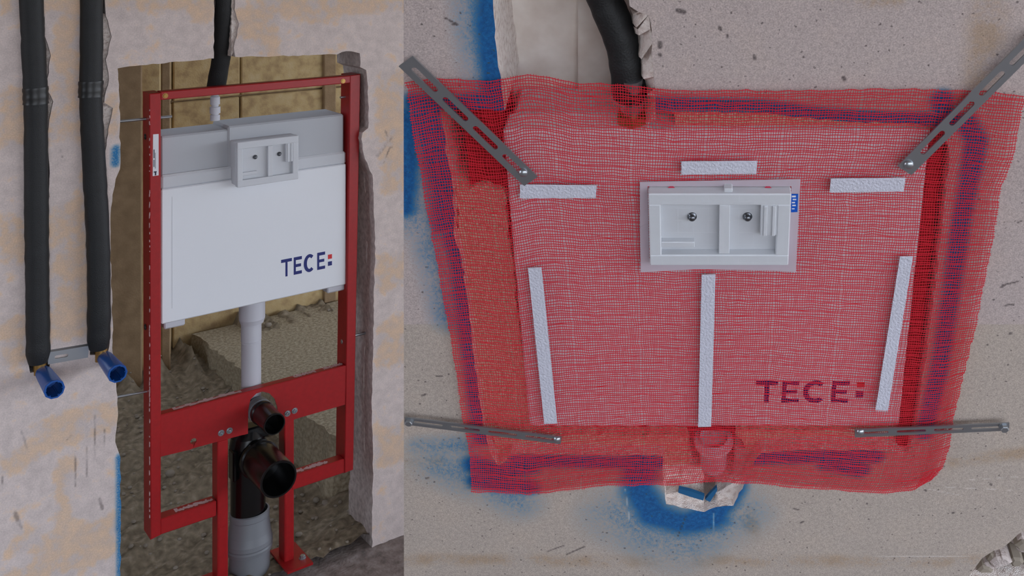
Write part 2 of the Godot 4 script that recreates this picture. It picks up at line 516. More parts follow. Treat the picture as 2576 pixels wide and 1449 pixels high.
func make_materials() -> void:
	var grain := noise_tex(0.12, 21, [])
	var rough := noise_tex(0.02, 22, [])
	var m := mat("plaster_wall", Color.WHITE, 0.92)
	m.albedo_texture = left_wall_texture()
	m = mat("rendered_wall", Color.WHITE, 0.9)
	m.albedo_texture = right_wall_texture()
	m = mat("broken_masonry", Color.WHITE, 0.95)
	triplanar(m, noise_tex(0.02, 23, [0.0, Color(0.62, 0.57, 0.55), 0.5, Color(0.74, 0.69, 0.67), 1.0, Color(0.84, 0.80, 0.78)]), 5.0, grain, 0.12)
	m = mat("broken_plaster", Color.WHITE, 0.95)
	triplanar(m, noise_tex(0.025, 24, [0.0, Color(0.70, 0.62, 0.59), 0.45, Color(0.88, 0.83, 0.80), 1.0, Color(0.94, 0.91, 0.89)]), 8.0, grain, 0.15)
	m = mat("mortar", Color.WHITE, 0.95)
	triplanar(m, noise_tex(0.04, 33, [0.0, Color(0.70, 0.54, 0.43), 0.4, Color(0.87, 0.76, 0.65), 1.0, Color(0.95, 0.91, 0.85)]), 9.0, grain, 0.2)
	m = mat("chase_back", Color.WHITE, 0.95)
	triplanar(m, noise_tex(0.012, 25, [0.0, Color(0.80, 0.75, 0.71), 1.0, Color(0.90, 0.87, 0.84)]), 3.0)
	m = mat("tan_block", Color.WHITE, 0.95)
	triplanar(m, noise_tex(0.015, 26, [0.0, Color(0.62, 0.52, 0.38), 0.5, Color(0.76, 0.66, 0.48), 1.0, Color(0.80, 0.72, 0.56)]), 2.0, grain, 0.06)
	m = mat("brown_block", Color.WHITE, 0.95)
	triplanar(m, noise_tex(0.015, 27, [0.0, Color(0.52, 0.43, 0.32), 1.0, Color(0.64, 0.54, 0.42)]), 2.0, grain, 0.06)
	m = mat("dirt", Color.WHITE, 1.0)
	triplanar(m, noise_tex(0.03, 28, [0.0, Color(0.33, 0.29, 0.23), 0.4, Color(0.46, 0.41, 0.335), 0.6, Color(0.53, 0.475, 0.395), 1.0, Color(0.66, 0.61, 0.54)]), 2.2, rough, 0.5)
	m = mat("screed", Color.WHITE, 1.0)
	triplanar(m, noise_tex(0.06, 29, [0.0, Color(0.45, 0.40, 0.32), 0.5, Color(0.60, 0.55, 0.46), 1.0, Color(0.72, 0.67, 0.58)]), 2.2, grain, 0.15)
	m = mat("site_floor", Color.WHITE, 1.0)
	triplanar(m, noise_tex(0.03, 30, [0.0, Color(0.42, 0.38, 0.36), 0.5, Color(0.56, 0.51, 0.49), 1.0, Color(0.66, 0.62, 0.60)]), 1.5, grain, 0.12)
	m = mat("room_plaster", Color(0.62, 0.59, 0.57), 0.95)
	m = mat("stone", Color(0.55, 0.51, 0.46), 1.0)
	m = mat("red_paint", Color(0.64, 0.075, 0.095), 0.38)
	triplanar(m, noise_tex(0.02, 31, [0.0, Color(0.92, 0.92, 0.92), 1.0, Color.WHITE]), 6.0)
	mat("paint_chip", Color(0.76, 0.62, 0.62), 0.6)
	mat("white_panel", Color(0.88, 0.89, 0.91), 0.45)
	m = mat("foam_white", Color(0.85, 0.86, 0.88), 0.7)
	triplanar(m, null, 60.0, grain, 0.03)
	mat("foam_grey", Color(0.70, 0.71, 0.73), 0.7)
	mat("grey_white_plastic", Color(0.74, 0.74, 0.77), 0.4)
	mat("grey_plastic", Color(0.47, 0.48, 0.50), 0.45)
	mat("black_plastic", Color(0.035, 0.035, 0.04), 0.26)
	m = mat("black_foam", Color(0.075, 0.085, 0.095), 0.62)
	triplanar(m, noise_tex(0.02, 32, [0.0, Color(0.75, 0.75, 0.75), 1.0, Color.WHITE]), 5.0, grain, 0.05)
	mat("black_tape", Color(0.05, 0.055, 0.06), 0.4)
	mat("zinc", Color(0.66, 0.68, 0.70), 0.34, 0.9)
	mat("dark_zinc", Color(0.45, 0.46, 0.48), 0.3, 1.0)
	mat("brass", Color(0.66, 0.52, 0.30), 0.35, 0.8)
	mat("blue_plastic", Color(0.03, 0.30, 0.60), 0.35)
	mat("spray_blue", Color(0.06, 0.34, 0.52), 0.8)
	mat("navy_print", Color(0.07, 0.13, 0.42), 0.6)
	mat("red_print", Color(0.80, 0.15, 0.17), 0.6)
	mat("pink_print", Color(0.85, 0.25, 0.36), 0.6)
	mat("blue_sticker", Color(0.05, 0.33, 0.72), 0.4)
	mat("paper", Color(0.86, 0.86, 0.88), 0.6)
	mat("ink", Color(0.12, 0.12, 0.20), 0.6)
	m = mat("white_tape", Color(0.80, 0.80, 0.85), 0.6)
	triplanar(m, null, 25.0, rough, 0.12)
	m = mat("mesh_red", Color(0.82, 0.11, 0.19), 0.5)
	m.backlight_enabled = true
	m.backlight = Color(0.35, 0.05, 0.06)
	m = mat("clear_film", Color(0.82, 0.78, 0.82, 0.55), 0.35)
	m.transparency = BaseMaterial3D.TRANSPARENCY_ALPHA

# ---------------------------------------------------------------- lettering
func letters(st: SurfaceTool, at: Vector2, cap: float, z: float, wide := 1.0) -> void:
	# the four capitals T, E, C, E as thin raised print
	var r := func(x0: float, y0: float, x1: float, y1: float) -> void:
		prism(st, PackedVector2Array([Vector2(at.x + x0 * cap * wide, at.y + y0 * cap), Vector2(at.x + x1 * cap * wide, at.y + y0 * cap), Vector2(at.x + x1 * cap * wide, at.y + y1 * cap), Vector2(at.x + x0 * cap * wide, at.y + y1 * cap)]), z, z + 0.0004)
	r.call(0.0, 0.82, 1.02, 1.0)
	r.call(0.41, 0.0, 0.61, 0.82)
	for x in [1.20, 3.47]:
		r.call(x, 0.0, x + 0.20, 1.0)
		r.call(x + 0.18, 0.0, x + 0.78, 0.18)
		r.call(x + 0.18, 0.42, x + 0.70, 0.59)
		r.call(x + 0.18, 0.82, x + 0.78, 1.0)
	var c := PackedVector2Array()
	var mid := Vector2(at.x + 2.72 * cap * wide, at.y + 0.5 * cap)
	for k in 21:
		var t := deg_to_rad(48.0 + 264.0 * k / 20.0)
		c.append(mid + Vector2(cos(t) * 0.56 * wide, sin(t) * 0.52) * cap)
	for k in 21:
		var t := deg_to_rad(312.0 - 264.0 * k / 20.0)
		c.append(mid + Vector2(cos(t) * (0.56 * wide - 0.185), sin(t) * (0.52 - 0.185)) * cap)
	prism(st, c, z, z + 0.0004)

func square(st: SurfaceTool, x0: float, y0: float, x1: float, y1: float, z: float) -> void:
	prism(st, PackedVector2Array([Vector2(x0, y0), Vector2(x1, y0), Vector2(x1, y1), Vector2(x0, y1)]), z, z + 0.0004)

# a service hatch cover: raised border, two recesses with steps; x0..x1, y0..y1, front at z
func hatch_cover(parent: Node3D, x0: float, y0: float, x1: float, y1: float, zb: float, z: float) -> void:
	var w := x1 - x0
	var h := y1 - y0
	var fx := func(t: float) -> float: return x0 + w * t
	var fy := func(t: float) -> float: return y1 - h * t
	var st := new_st()
	var d := 0.011
	var r := 0.0012
	box(st, x0 + 0.001, y0 + 0.001, zb, x1 - 0.001, y1 - 0.001, z - d, 0.0005)
	box(st, x0, fy.call(0.155), zb, x1, y1, z, r)
	box(st, x0, y0, zb, x1, fy.call(0.85), z, r)
	box(st, x0, fy.call(0.86), zb, fx.call(0.085), fy.call(0.145), z, r)
	box(st, fx.call(0.905), fy.call(0.86), zb, x1, fy.call(0.145), z, r)
	part("cover", st, M.foam_white, parent)
	st = new_st()
	box(st, fx.call(0.497), fy.call(0.845), z - d - 0.001, fx.call(0.573), fy.call(0.16), z - 0.0015, 0.0006)
	part("divider", st, M.foam_white, parent)
	st = new_st()
	box(st, fx.call(0.083), fy.call(0.765), z - d - 0.001, fx.call(0.325), fy.call(0.69), z - 0.003, 0.0008)
	part("step", st, M.foam_white, parent)
	st = new_st()
	box(st, fx.call(0.79), fy.call(0.575), z - d - 0.001, fx.call(0.908), fy.call(0.15), z - 0.0008, 0.0006)
	part("step", st, M.foam_white, parent)
	for k in [0.80, 0.86]:
		st = new_st()
		box(st, fx.call(k + 0.012), fy.call(0.57), z - 0.002, fx.call(k + 0.035), fy.call(0.16), z + 0.0012, 0.0005)
		part("rib", st, M.foam_white, parent)
	for k in [0.305, 0.70]:
		st = new_st()
		var c := Vector3(fx.call(k), fy.call(0.385), z - d)
		lathe(st, c, Vector3(0, 0, 1), [0, 0.0052, 0.002, 0.0052, 0.002, 0.0043, 0.005, 0.0038, 0.0065, 0.0025, 0.007, 0], 18, true)
		part("screw", st, M.dark_zinc, parent)

# ---------------------------------------------------------------- the scene
func _ready() -> void:
	# camera: level, lens shifted down and to the left
	var cam := Camera3D.new()
	cam.name = "camera"
	cam.projection = Camera3D.PROJECTION_FRUSTUM
	cam.near = 0.05
	cam.far = 60.0
	cam.size = 0.0269832
	cam.frustum_offset = Vector2(-0.0087896, -0.0161359)
	cam.position = Vector3(0, 1.6, 0)
	add_child(cam)
	cam.current = true
	# overcast daylight; it enters through the right window plus added openings behind, left, above
	var sky := ProceduralSkyMaterial.new()
	sky.sky_top_color = Color(0.86, 0.92, 1.0)
	sky.sky_horizon_color = Color(0.92, 0.95, 1.0)
	sky.ground_horizon_color = Color(0.62, 0.62, 0.62)
	sky.ground_bottom_color = Color(0.5, 0.5, 0.5)
	sky.sun_angle_max = 0.0
	var env := Environment.new()
	env.background_mode = Environment.BG_SKY
	env.sky = Sky.new()
	env.sky.sky_material = sky
	env.tonemap_mode = Environment.TONE_MAPPER_LINEAR
	env.tonemap_exposure = 6.2
	env.sdfgi_enabled = true
	env.ssao_enabled = true
	env.ssil_enabled = true
	var around := WorldEnvironment.new()
	around.name = "world"
	around.environment = env
	add_child(around)

	make_materials()
	build_room()
	build_left_wall()
	build_recess()
	build_right_wall()
	build_left_pipes()
	build_red_frame()
	build_left_cistern()
	build_drain()
	build_right_cistern()
	build_right_pipes()
	build_mesh()
	build_straps()

func room_box(called: String, label: String, category: String, lo: Vector3, hi: Vector3, m: Material) -> void:
	side = Transform3D.IDENTITY
	var base := Vector3((lo.x + hi.x) / 2, lo.y, (lo.z + hi.z) / 2)
	var o := single(called, label, category, base, func(st): box(st, lo.x, lo.y, lo.z, hi.x, hi.y, hi.z, 0.004), m)
	o.set_meta("kind", "structure")

func build_room() -> void:
	room_box("floor", "dusty grey concrete floor of the building site", "floor", Vector3(-3.6, -0.15, -7.0), Vector3(2.6, 0.0, 2.4), M.site_floor)
	side = LEFT
	var top := single("ceiling", "plain grey concrete ceiling of the room", "ceiling", Vector3(0, 2.7, 3.0), func(st): box(st, -5.0, 2.7, -1.12, 8.0, 2.85, 7.5, 0.004), M.room_plaster)  # ends early, leaving an added skylight gap that brightens the recess space
	top.set_meta("kind", "structure")
	room_box("wall_back", "plain wall behind the viewer", "wall", Vector3(-3.6, 0, 2.2), Vector3(-0.5, 2.7, 2.4), M.room_plaster)
	room_box("wall_back_sill", "low wall under the opening added for light behind the viewer", "wall", Vector3(-0.5, 0, 2.2), Vector3(2.6, 0.25, 2.4), M.room_plaster)  # unseen opening above this sill, added to brighten the sloping wall
	room_box("wall_back_head", "strip of wall above the opening added for light behind the viewer", "wall", Vector3(-0.5, 2.55, 2.2), Vector3(2.6, 2.7, 2.4), M.room_plaster)
	room_box("wall_side", "plain wall at the far left end of the room", "wall", Vector3(-3.6, 0, -7.0), Vector3(-3.4, 2.7, -1.6), M.room_plaster)
	room_box("wall_side_sill", "wall under the smaller opening added for light on the left", "wall", Vector3(-3.6, 0, -1.6), Vector3(-3.4, 0.9, 2.2), M.room_plaster)  # unseen opening above this wall, added to brighten the recess reveals
	room_box("wall_side_head", "wall above the smaller opening added for light on the left", "wall", Vector3(-3.6, 2.3, -1.6), Vector3(-3.4, 2.7, 2.2), M.room_plaster)
	room_box("wall_side_pier", "wall beside the smaller opening added for light on the left", "wall", Vector3(-3.6, 0.9, 1.0), Vector3(-3.4, 2.3, 2.2), M.room_plaster)
	room_box("wall_window_sill", "low wall under the wide window opening", "wall", Vector3(2.4, 0, -7.0), Vector3(2.6, 0.25, 2.2), M.room_plaster)
	room_box("wall_window_head", "strip of wall above the wide window opening", "wall", Vector3(2.4, 2.55, -7.0), Vector3(2.6, 2.7, 2.2), M.room_plaster)
	room_box("wall_window_pier", "pier of wall beside the wide window opening", "wall", Vector3(2.4, 0.25, -7.0), Vector3(2.6, 2.55, -5.5), M.room_plaster)
	side = LEFT

func build_left_wall() -> void:
	side = LEFT
	var wall := struct_node("wall_left", "patchy plastered masonry wall with pipe chases around a broken-out recess", "wall")
	var niche_left := [-0.0654, 0.1633, -0.0654, 0.2674, -0.0654, 0.4303, -0.076, 0.468, -0.0703, 0.5268, -0.0736, 0.582, -0.0744, 0.6048, -0.0809, 0.6696, -0.0817, 0.751, -0.0857, 0.8959, -0.0857, 0.986, -0.0817, 1.0304, -0.0752, 1.0655, -0.0663, 1.0868, -0.0654, 1.1184, -0.0671, 1.1729, -0.0679, 1.2544, -0.0711, 1.3162]
	var niche_top_a := [-0.0225, 1.3197, 0.0499, 1.3227, 0.1369, 1.324]
	var chase3_left := [0.1369, 1.4071, 0.1387, 1.5216]
	var chase2_right := [-0.0986, 1.5264, -0.0954, 1.4366, -0.0833, 1.3892, -0.0954, 1.3378, -0.089, 1.2924, -0.0986, 1.2411, -0.0809, 1.2268, -0.0873, 1.1932, -0.0962, 1.1314, -0.0922, 1.05, -0.089, 0.9325, -0.0865, 0.7881, -0.0873, 0.6983, -0.0922, 0.6725]
	var chase2_left := [-0.1272, 0.6787, -0.1327, 0.8517, -0.1382, 1.048, -0.1429, 1.1817, -0.1453, 1.2971, -0.1453, 1.5274]
	var chase1_right := [-0.218, 1.5288, -0.215, 1.3985, -0.2029, 1.3542, -0.2105, 1.2808, -0.1984, 1.2536, -0.2014, 1.239, -0.2082, 1.1893, -0.2059, 1.0845, -0.2082, 0.9543, -0.2059, 0.7797, -0.2044, 0.6879, -0.2059, 0.6648]
	var chase1_left := [-0.2418, 0.6691, -0.2463, 0.703, -0.2507, 0.9621, -0.2521, 1.2631, -0.2573, 1.3752, -0.2595, 1.5297]
	var left_piece := [-1.6, 0.0, niche_left[0], 0.0] + niche_left + niche_top_a + chase3_left
	left_piece += [chase3_left[2], 2.7, chase2_right[0], 2.7] + chase2_right + chase2_left + [chase2_left[-2], 2.7, chase1_right[0], 2.7] + chase1_right + chase1_left + [chase1_left[-2], 2.7, -1.6, 2.7]
	var niche_right := [0.5355, 0.0446, 0.5377, 0.2071, 0.5344, 0.3977, 0.5388, 0.5545, 0.5421, 0.7119, 0.5443, 0.817, 0.5399, 0.9021, 0.5366, 0.9869, 0.5157, 1.0319, 0.5059, 1.0855, 0.5091, 1.1018, 0.5245, 1.1126, 0.5267, 1.167, 0.5223, 1.2357, 0.519, 1.2664, 0.5026, 1.275, 0.5015, 1.3117, 0.4788, 1.3184, 0.4532, 1.318]
	var niche_top_b := [0.4405, 1.3127, 0.2898, 1.3191, 0.1866, 1.3243]
	var chase3_right := [0.1828, 1.3468, 0.1959, 1.4041, 0.1847, 1.4385, 0.1922, 1.5206]
	var right_piece := [1.2, 0.0, 1.2, 2.7, chase3_right[-2], 2.7]
	var tail := []
	for i in range(chase3_right.size() - 2, -1, -2):
		tail += [chase3_right[i], chase3_right[i + 1]]
	for i in range(niche_top_b.size() - 2, -1, -2):
		tail += [niche_top_b[i], niche_top_b[i + 1]]
	for i in range(niche_right.size() - 2, -1, -2):
		tail += [niche_right[i], niche_right[i + 1]]
	right_piece += tail + [niche_right[0], 0.0]
	var whole := [-1.6, 0.0, niche_left[0], 0.0] + niche_left + niche_top_a
	for i in range(niche_top_b.size() - 2, -1, -2):
		whole += [niche_top_b[i], niche_top_b[i + 1]]
	for i in range(niche_right.size() - 2, -1, -2):
		whole += [niche_right[i], niche_right[i + 1]]
	whole += [niche_right[0], 0.0, 1.2, 0.0, 1.2, 2.7, -1.6, 2.7]
	uv_rect = L_RECT
	var st := new_st()
	var a := ragged(poly(left_piece), 0.0016, 0.012, 5)
	var b := ragged(poly(right_piece), 0.0016, 0.012, 6)
	prism(st, a, -0.05, 0.0, true, false)
	prism(st, b, -0.05, 0.0, true, false)
	part("plaster_face", st, M.plaster_wall, wall)
	uv_rect = Rect2()
	st = new_st()
	prism(st, a, -0.05, 0.0, false, true)
	prism(st, b, -0.05, 0.0, false, true)
	prism(st, ragged(poly(whole), 0.003, 0.02, 7), -0.15, -0.05)
	part("broken_edge", st, M.broken_masonry, wall)
	# spalled edges of the chases, a little below the plaster face
	for q in [[-0.2196, 1.433, -0.2121, 1.4022, -0.2, 1.3534, -0.2076, 1.2798, -0.1947, 1.2523, -0.1985, 1.2352, -0.2053, 1.1835, -0.2166, 1.1848], [-0.1033, 1.4455, -0.092, 1.4378, -0.0799, 1.3885, -0.092, 1.3369, -0.0856, 1.2913, -0.0953, 1.2417, -0.0775, 1.2255, -0.0832, 1.1899, -0.092, 1.1252, -0.1033, 1.1266], [0.1798, 1.3251, 0.1891, 1.3439, 0.2023, 1.4034, 0.191, 1.4379, 0.1976, 1.5008, 0.1798, 1.5013], [-0.2166, 0.8323, -0.2045, 0.8253, -0.2015, 0.7504, -0.2023, 0.685, -0.2166, 0.6887]]:
		st = new_st()
		prism(st, ragged(poly(q), 0.001, 0.006, 8), -0.05, -0.008, true, true, 0.0)
		part("spalled_edge", st, M.broken_plaster, wall)

func build_recess() -> void:
	# the space behind the broken-out recess: back wall of tan blocks, a brown pier, dirt floor and a raised screed
	side = LEFT
	var back := struct_node("wall_recess", "tan block wall far back behind the recess opening", "wall")
	var st := new_st()
	box(st, -1.4, 0.0, -1.6, 3.6, 2.7, -1.42, 0.0)
	part("mortar", st, M.brown_block, back)
	var rng := RandomNumberGenerator.new()
	rng.seed = 4
	var xs := [-0.9, -0.4, 0.0, 0.42, 0.655, 0.975, 1.30, 1.80, 2.3]
	var ys := [0.0, 0.26, 0.52, 0.78, 1.035, 1.30, 1.56, 1.82, 2.1, 2.4, 2.7]
	for j in ys.size() - 1:
		for i in xs.size() - 1:
			if xs[i + 1] < 0.3 or xs[i] > 1.5 or ys[j] > 1.5:
				continue
			st = new_st()
			box(st, xs[i] + 0.003, ys[j] + 0.003, -1.43, xs[i + 1] - 0.003, ys[j + 1] - 0.003, -1.4 + rng.randf_range(-0.004, 0.004), 0.004)
			part("block", st, M.brown_block if i == 5 and false else M.tan_block, back)
	st = new_st()
	box(st, 0.965, 0.2, -1.41, 1.012, 2.7, -1.385, 0.003)
	part("board", st, M.brown_block, back)
	var pier := struct_node("wall_recess_pier", "brown pier standing inside the recess behind the red frame", "wall")
	st = new_st()
	box(st, -0.6, 0.0, -1.5, 0.2749, 2.7, -1.2, 0.006)
	part("shaft", st, M.brown_block, pier)
	st = new_st()
	box(st, 0.2749 - 0.004, 0.1, -1.5, 0.3424, 2.7, -1.24, 0.006)
	part("pale_board", st, M.tan_block, pier)
	st = new_st()
	box(st, 0.3424, 0.1, -1.5, 0.3762, 2.7, -1.25, 0.006)
	part("dark_board", st, M.brown_block, pier)
	# ground
	var n := noise(3.0, 41, 4)
	var n2 := noise(16.0, 42, 3)
	var height := func(x: float, d: float) -> float:
		return 0.02 + 0.10 * smoothstep(0.0, 1.1, d) + n.get_noise_2d(x, d) * 0.035 + n2.get_noise_2d(x, d) * 0.014 + 0.10 * smoothstep(1.05, 1.3, d) * (0.6 + n2.get_noise_2d(x * 0.7, 3.0))
	var ground := struct_node("floor_recess", "brown dirt and rubble ground inside the recess", "ground")
	st = new_st()
	st.set_smooth_group(1)
	var nx := 110
	var nd := 90
	for j in nd:
		for i in nx:
			var x0 := -0.5 + 2.0 * i / nx
			var x1 := -0.5 + 2.0 * (i + 1) / nx
			var d0 := 0.012 + 1.408 * j / nd
			var d1 := 0.012 + 1.408 * (j + 1) / nd
			quad(st, Vector3(x0, height.call(x0, d0), -d0), Vector3(x1, height.call(x1, d0), -d0), Vector3(x1, height.call(x1, d1), -d1), Vector3(x0, height.call(x0, d1), -d1))
	part("dirt", st, M.dirt, ground)
	var stones := MultiMeshInstance3D.new()
	stones.name = "rubble"
	var mm := MultiMesh.new()
	mm.transform_format = MultiMesh.TRANSFORM_3D
	var sm := SphereMesh.new()
	sm.radius = 0.5
	sm.height = 0.8
	sm.radial_segments = 6
	sm.rings = 3
	sm.material = M.stone
	mm.mesh = sm
	mm.instance_count = 700
	for i in 700:
		var x := rng.randf_range(-0.3, 1.1)
		var d := rng.randf_range(0.0, 1.3)
		var s := rng.randf_range(0.005, 0.016) * (1.0 if rng.randf() < 0.93 else 2.4)
		mm.set_instance_transform(i, Transform3D(Basis.from_euler(Vector3(rng.randf() * 6, rng.randf() * 6, rng.randf() * 6)).scaled(Vector3(s, s * 0.7, s)), Vector3(x, height.call(x, d) + s * 0.15, -d)))
	stones.multimesh = mm
	stones.set_meta("kind", "stuff")
	ground.add_child(stones, true)
	# raised screed with a crumbled edge
	var slab := struct_node("floor_screed", "raised sandy screed with a crumbled edge inside the recess", "floor")
	var edge := []
	for k in 40:
		var d := 0.26 + 1.12 * k / 39.0
		edge.append(Vector2(lerpf(0.545, 0.482, k / 39.0) + rng.randf_range(-0.008, 0.008), d))
	st = new_st()
	for k in 39:
		var p: Vector2 = edge[k]
		var q: Vector2 = edge[k + 1]
		quad(st, Vector3(p.x, 0.2, -p.y), Vector3(1.6, 0.2, -p.y), Vector3(1.6, 0.2, -q.y), Vector3(q.x, 0.2, -q.y))
		quad(st, Vector3(p.x - 0.02, 0.0, -p.y), Vector3(p.x, 0.2, -p.y), Vector3(q.x, 0.2, -q.y), Vector3(q.x - 0.02, 0.0, -q.y))
	quad(st, Vector3(edge[0].x - 0.02, 0, -0.26), Vector3(1.6, 0, -0.26), Vector3(1.6, 0.2, -0.26), Vector3(edge[0].x, 0.2, -0.26))
	part("screed_top", st, M.screed, slab)

func build_right_wall() -> void:
	side = RIGHT
	var wall := struct_node("wall_right", "sloping grey-pink rendered wall with blue spray paint around its opening", "wall")
	var left_x := func(y: float) -> float: return -0.339 + 0.1137 * minf(y, 0.45)
	var open := [-0.2077, 0.3852, -0.2082, 0.3584, -0.2089, 0.2985, -0.2061, 0.227, -0.2355, 0.2279, -0.2742, 0.2279, -0.2738, 0.2059, -0.2727, 0.165, -0.2703, 0.1228, -0.2756, 0.0571, -0.27, 0.026, -0.2694, -0.0594, -0.2688, -0.1595, -0.267, -0.2425, -0.2606, -0.286, -0.255, -0.3029, -0.2443, -0.2944, -0.2363, -0.2804, -0.1297, -0.2832, -0.0459, -0.2846, -0.0466, -0.3336, -0.0431, -0.3722, -0.0128, -0.3811, 0.0062, -0.387, 0.0205, -0.3781, 0.0436, -0.3752, 0.0568, -0.3357, 0.0724, -0.2874, 0.0773, -0.2804, 0.1194, -0.2748, 0.2189, -0.2748, 0.2618, -0.2818, 0.2663, -0.2459, 0.2707, -0.0473, 0.271, 0.1012, 0.2701, 0.165, 0.2633, 0.2009, 0.2286, 0.21, 0.1437, 0.214, 0.059, 0.224, -0.0463, 0.226, -0.0466, 0.2545, -0.0486, 0.3079, -0.0516, 0.3412, -0.062, 0.3448, -0.0707, 0.3516, -0.0737, 0.3852]
	var outline := [left_x.call(FLOOR_R), FLOOR_R, left_x.call(0.45), 0.45, left_x.call(CEIL_R), CEIL_R, open[0], CEIL_R] + open + [open[-2], CEIL_R, 1.0, CEIL_R, 1.0, FLOOR_R]
	# the corner knocked off low down on the right
	uv_rect = R_RECT
	var shape := ragged(poly(outline), 0.0012, 0.008, 11)
	var corner := poly([0.3586, -0.52, 0.3752, -0.4764, 0.3893, -0.4608, 0.3994, -0.4569, 0.4107, -0.4414, 0.4171, -0.43, 0.4355, -0.411, 0.4542, -0.396, 0.4841, -0.3885] + [1.1, -0.40, 1.1, -0.53])
	var cut := Geometry2D.clip_polygons(shape, corner)
	if cut[0].size() < 60:
		cut.reverse()
	var st := new_st()
	prism(st, cut[0], -0.1, 0.0, true, false)
	part("rendered_face", st, M.rendered_wall, wall)
	uv_rect = Rect2()
	st = new_st()
	prism(st, cut[0], -0.1, 0.0, false, true)
	part("broken_edge", st, M.broken_plaster, wall)
	uv_rect = Rect2()
	st = new_st()
	prism(st, poly([left_x.call(FLOOR_R), FLOOR_R, left_x.call(0.45), 0.45, left_x.call(CEIL_R), CEIL_R, 1.0, CEIL_R, 1.0, FLOOR_R]), -0.22, -0.1)
	part("chase_back", st, M.chase_back, wall)
	st = new_st()
	prism(st, poly([-0.1411, 0.1574, -0.1325, 0.3421] + [-0.1325, CEIL_R, -0.1325 + 0.09, CEIL_R] + [-0.0433, 0.3421, -0.0461, 0.1574]), -0.1, -0.088)
	part("chase_step", st, M.chase_back, wall)
	# slanted broken side of the chase
	st = new_st()
	var fr := poly([-0.062, 0.3448, -0.0516, 0.3412, -0.0486, 0.3079, -0.0466, 0.2545, -0.0473, 0.216])
	var bk := poly([-0.0756, 0.3187, -0.0757, 0.2984, -0.0723, 0.2638, -0.0681, 0.2206, -0.0673, 0.176])
	var rng := RandomNumberGenerator.new()
	rng.seed = 9
	for i in fr.size() - 1:
		for k in 4:
			var f0 := fr[i].lerp(fr[i + 1], k / 4.0)
			var f1 := fr[i].lerp(fr[i + 1], (k + 1) / 4.0)
			var b0 := bk[i].lerp(bk[i + 1], k / 4.0)
			var b1 := bk[i].lerp(bk[i + 1], (k + 1) / 4.0)
			var m0 := Vector3((f0.x + b0.x) / 2, (f0.y + b0.y) / 2, -0.018 - 0.012 * sin(i * 4.0 + k * 1.7))
			var m1 := Vector3((f1.x + b1.x) / 2, (f1.y + b1.y) / 2, -0.018 - 0.012 * sin(i * 4.0 + (k + 1) * 1.7))
			quad(st, m0, Vector3(f0.x, f0.y, -0.001), Vector3(f1.x, f1.y, -0.001), m1)
			quad(st, Vector3(b0.x, b0.y, -0.06), m0, m1, Vector3(b1.x, b1.y, -0.06))
	part("broken_side", st, M.broken_plaster, wall)
	# mortar pressed into the gaps around the cistern
	for q in [[-0.2705, 0.1228, -0.258, 0.113, -0.2374, 0.1211, -0.2189, 0.113, -0.216, 0.0174, -0.2144, -0.0785, -0.2124, -0.2073, -0.2105, -0.2703, -0.2569, -0.2703, -0.2727, -0.2481, -0.2751, -0.0785, -0.2763, 0.0116], [-0.03, 0.2189, 0.0601, 0.2169, 0.1464, 0.2067, 0.2458, 0.2016, 0.2737, 0.1898, 0.2543, 0.1795, 0.1478, 0.1795, 0.0608, 0.1831, -0.0261, 0.181], [-0.2617, -0.2675, -0.1811, -0.2661, -0.0805, -0.2675, -0.0176, -0.2675, -0.0128, -0.3184, -0.0819, -0.322, -0.2353, -0.322, -0.2595, -0.3365], [0.0453, -0.2654, 0.1459, -0.2654, 0.2663, -0.2619, 0.276, -0.3184, 0.1228, -0.322, 0.0716, -0.322]]:
		st = new_st()
		prism(st, ragged(poly(q), 0.003, 0.008, 31), -0.09, -0.018 - 0.004 * sin(q[0] * 50.0), true, true, 0.0)
		part("mortar_fill", st, M.mortar, wall)
	# rubble left in the lower hole and in the knocked-off corner
	chunk(wall, poly([-0.0457, -0.3709, -0.0249, -0.3635, 0.0052, -0.3769, 0.0063, -0.3933, -0.0105, -0.4145, -0.0367, -0.4084, -0.0461, -0.3993]), -0.09, -0.012, M.broken_plaster, 1)
	chunk(wall, poly([-0.0247, -0.3401, 0.0026, -0.3401, 0.0062, -0.368, -0.013, -0.3724, -0.0249, -0.3635]), -0.09, -0.03, M.broken_plaster, 2)
	chunk(wall, poly([0.0207, -0.368, 0.0413, -0.351, 0.0617, -0.3401, 0.0582, -0.3732, 0.0472, -0.4069, 0.0184, -0.4084]), -0.09, -0.010, M.broken_plaster, 3)
	chunk(wall, poly([-0.0449, -0.2874, -0.0153, -0.2818, -0.0093, -0.3304, -0.0251, -0.3708, -0.0461, -0.3782]), -0.09, -0.035, M.broken_plaster, 5)
	chunk(wall, poly([0.045, -0.2959, 0.0717, -0.3016, 0.0749, -0.3304, 0.0627, -0.3708, 0.0417, -0.3597]), -0.09, -0.02, M.broken_masonry, 6)
	for k in 26:
		var c := poly([0.378, -0.5324, 0.3988, -0.5002, 0.4207, -0.4803, 0.4418, -0.4568, 0.4548, -0.5162, 0.4233, -0.5243])
		var q := c[k % 6].lerp(c[(k * 5 + 2) % 6], rng.randf() * 0.8)
		var r := rng.randf_range(0.006, 0.018)
		var pts := PackedVector2Array()
		for s in 6:
			pts.append(q + Vector2.from_angle(TAU * s / 6.0) * r * rng.randf_range(0.6, 1.1))
		chunk(wall, pts, -0.09, rng.randf_range(-0.04, -0.008), M.stone if k % 3 else M.broken_masonry, 20 + k)
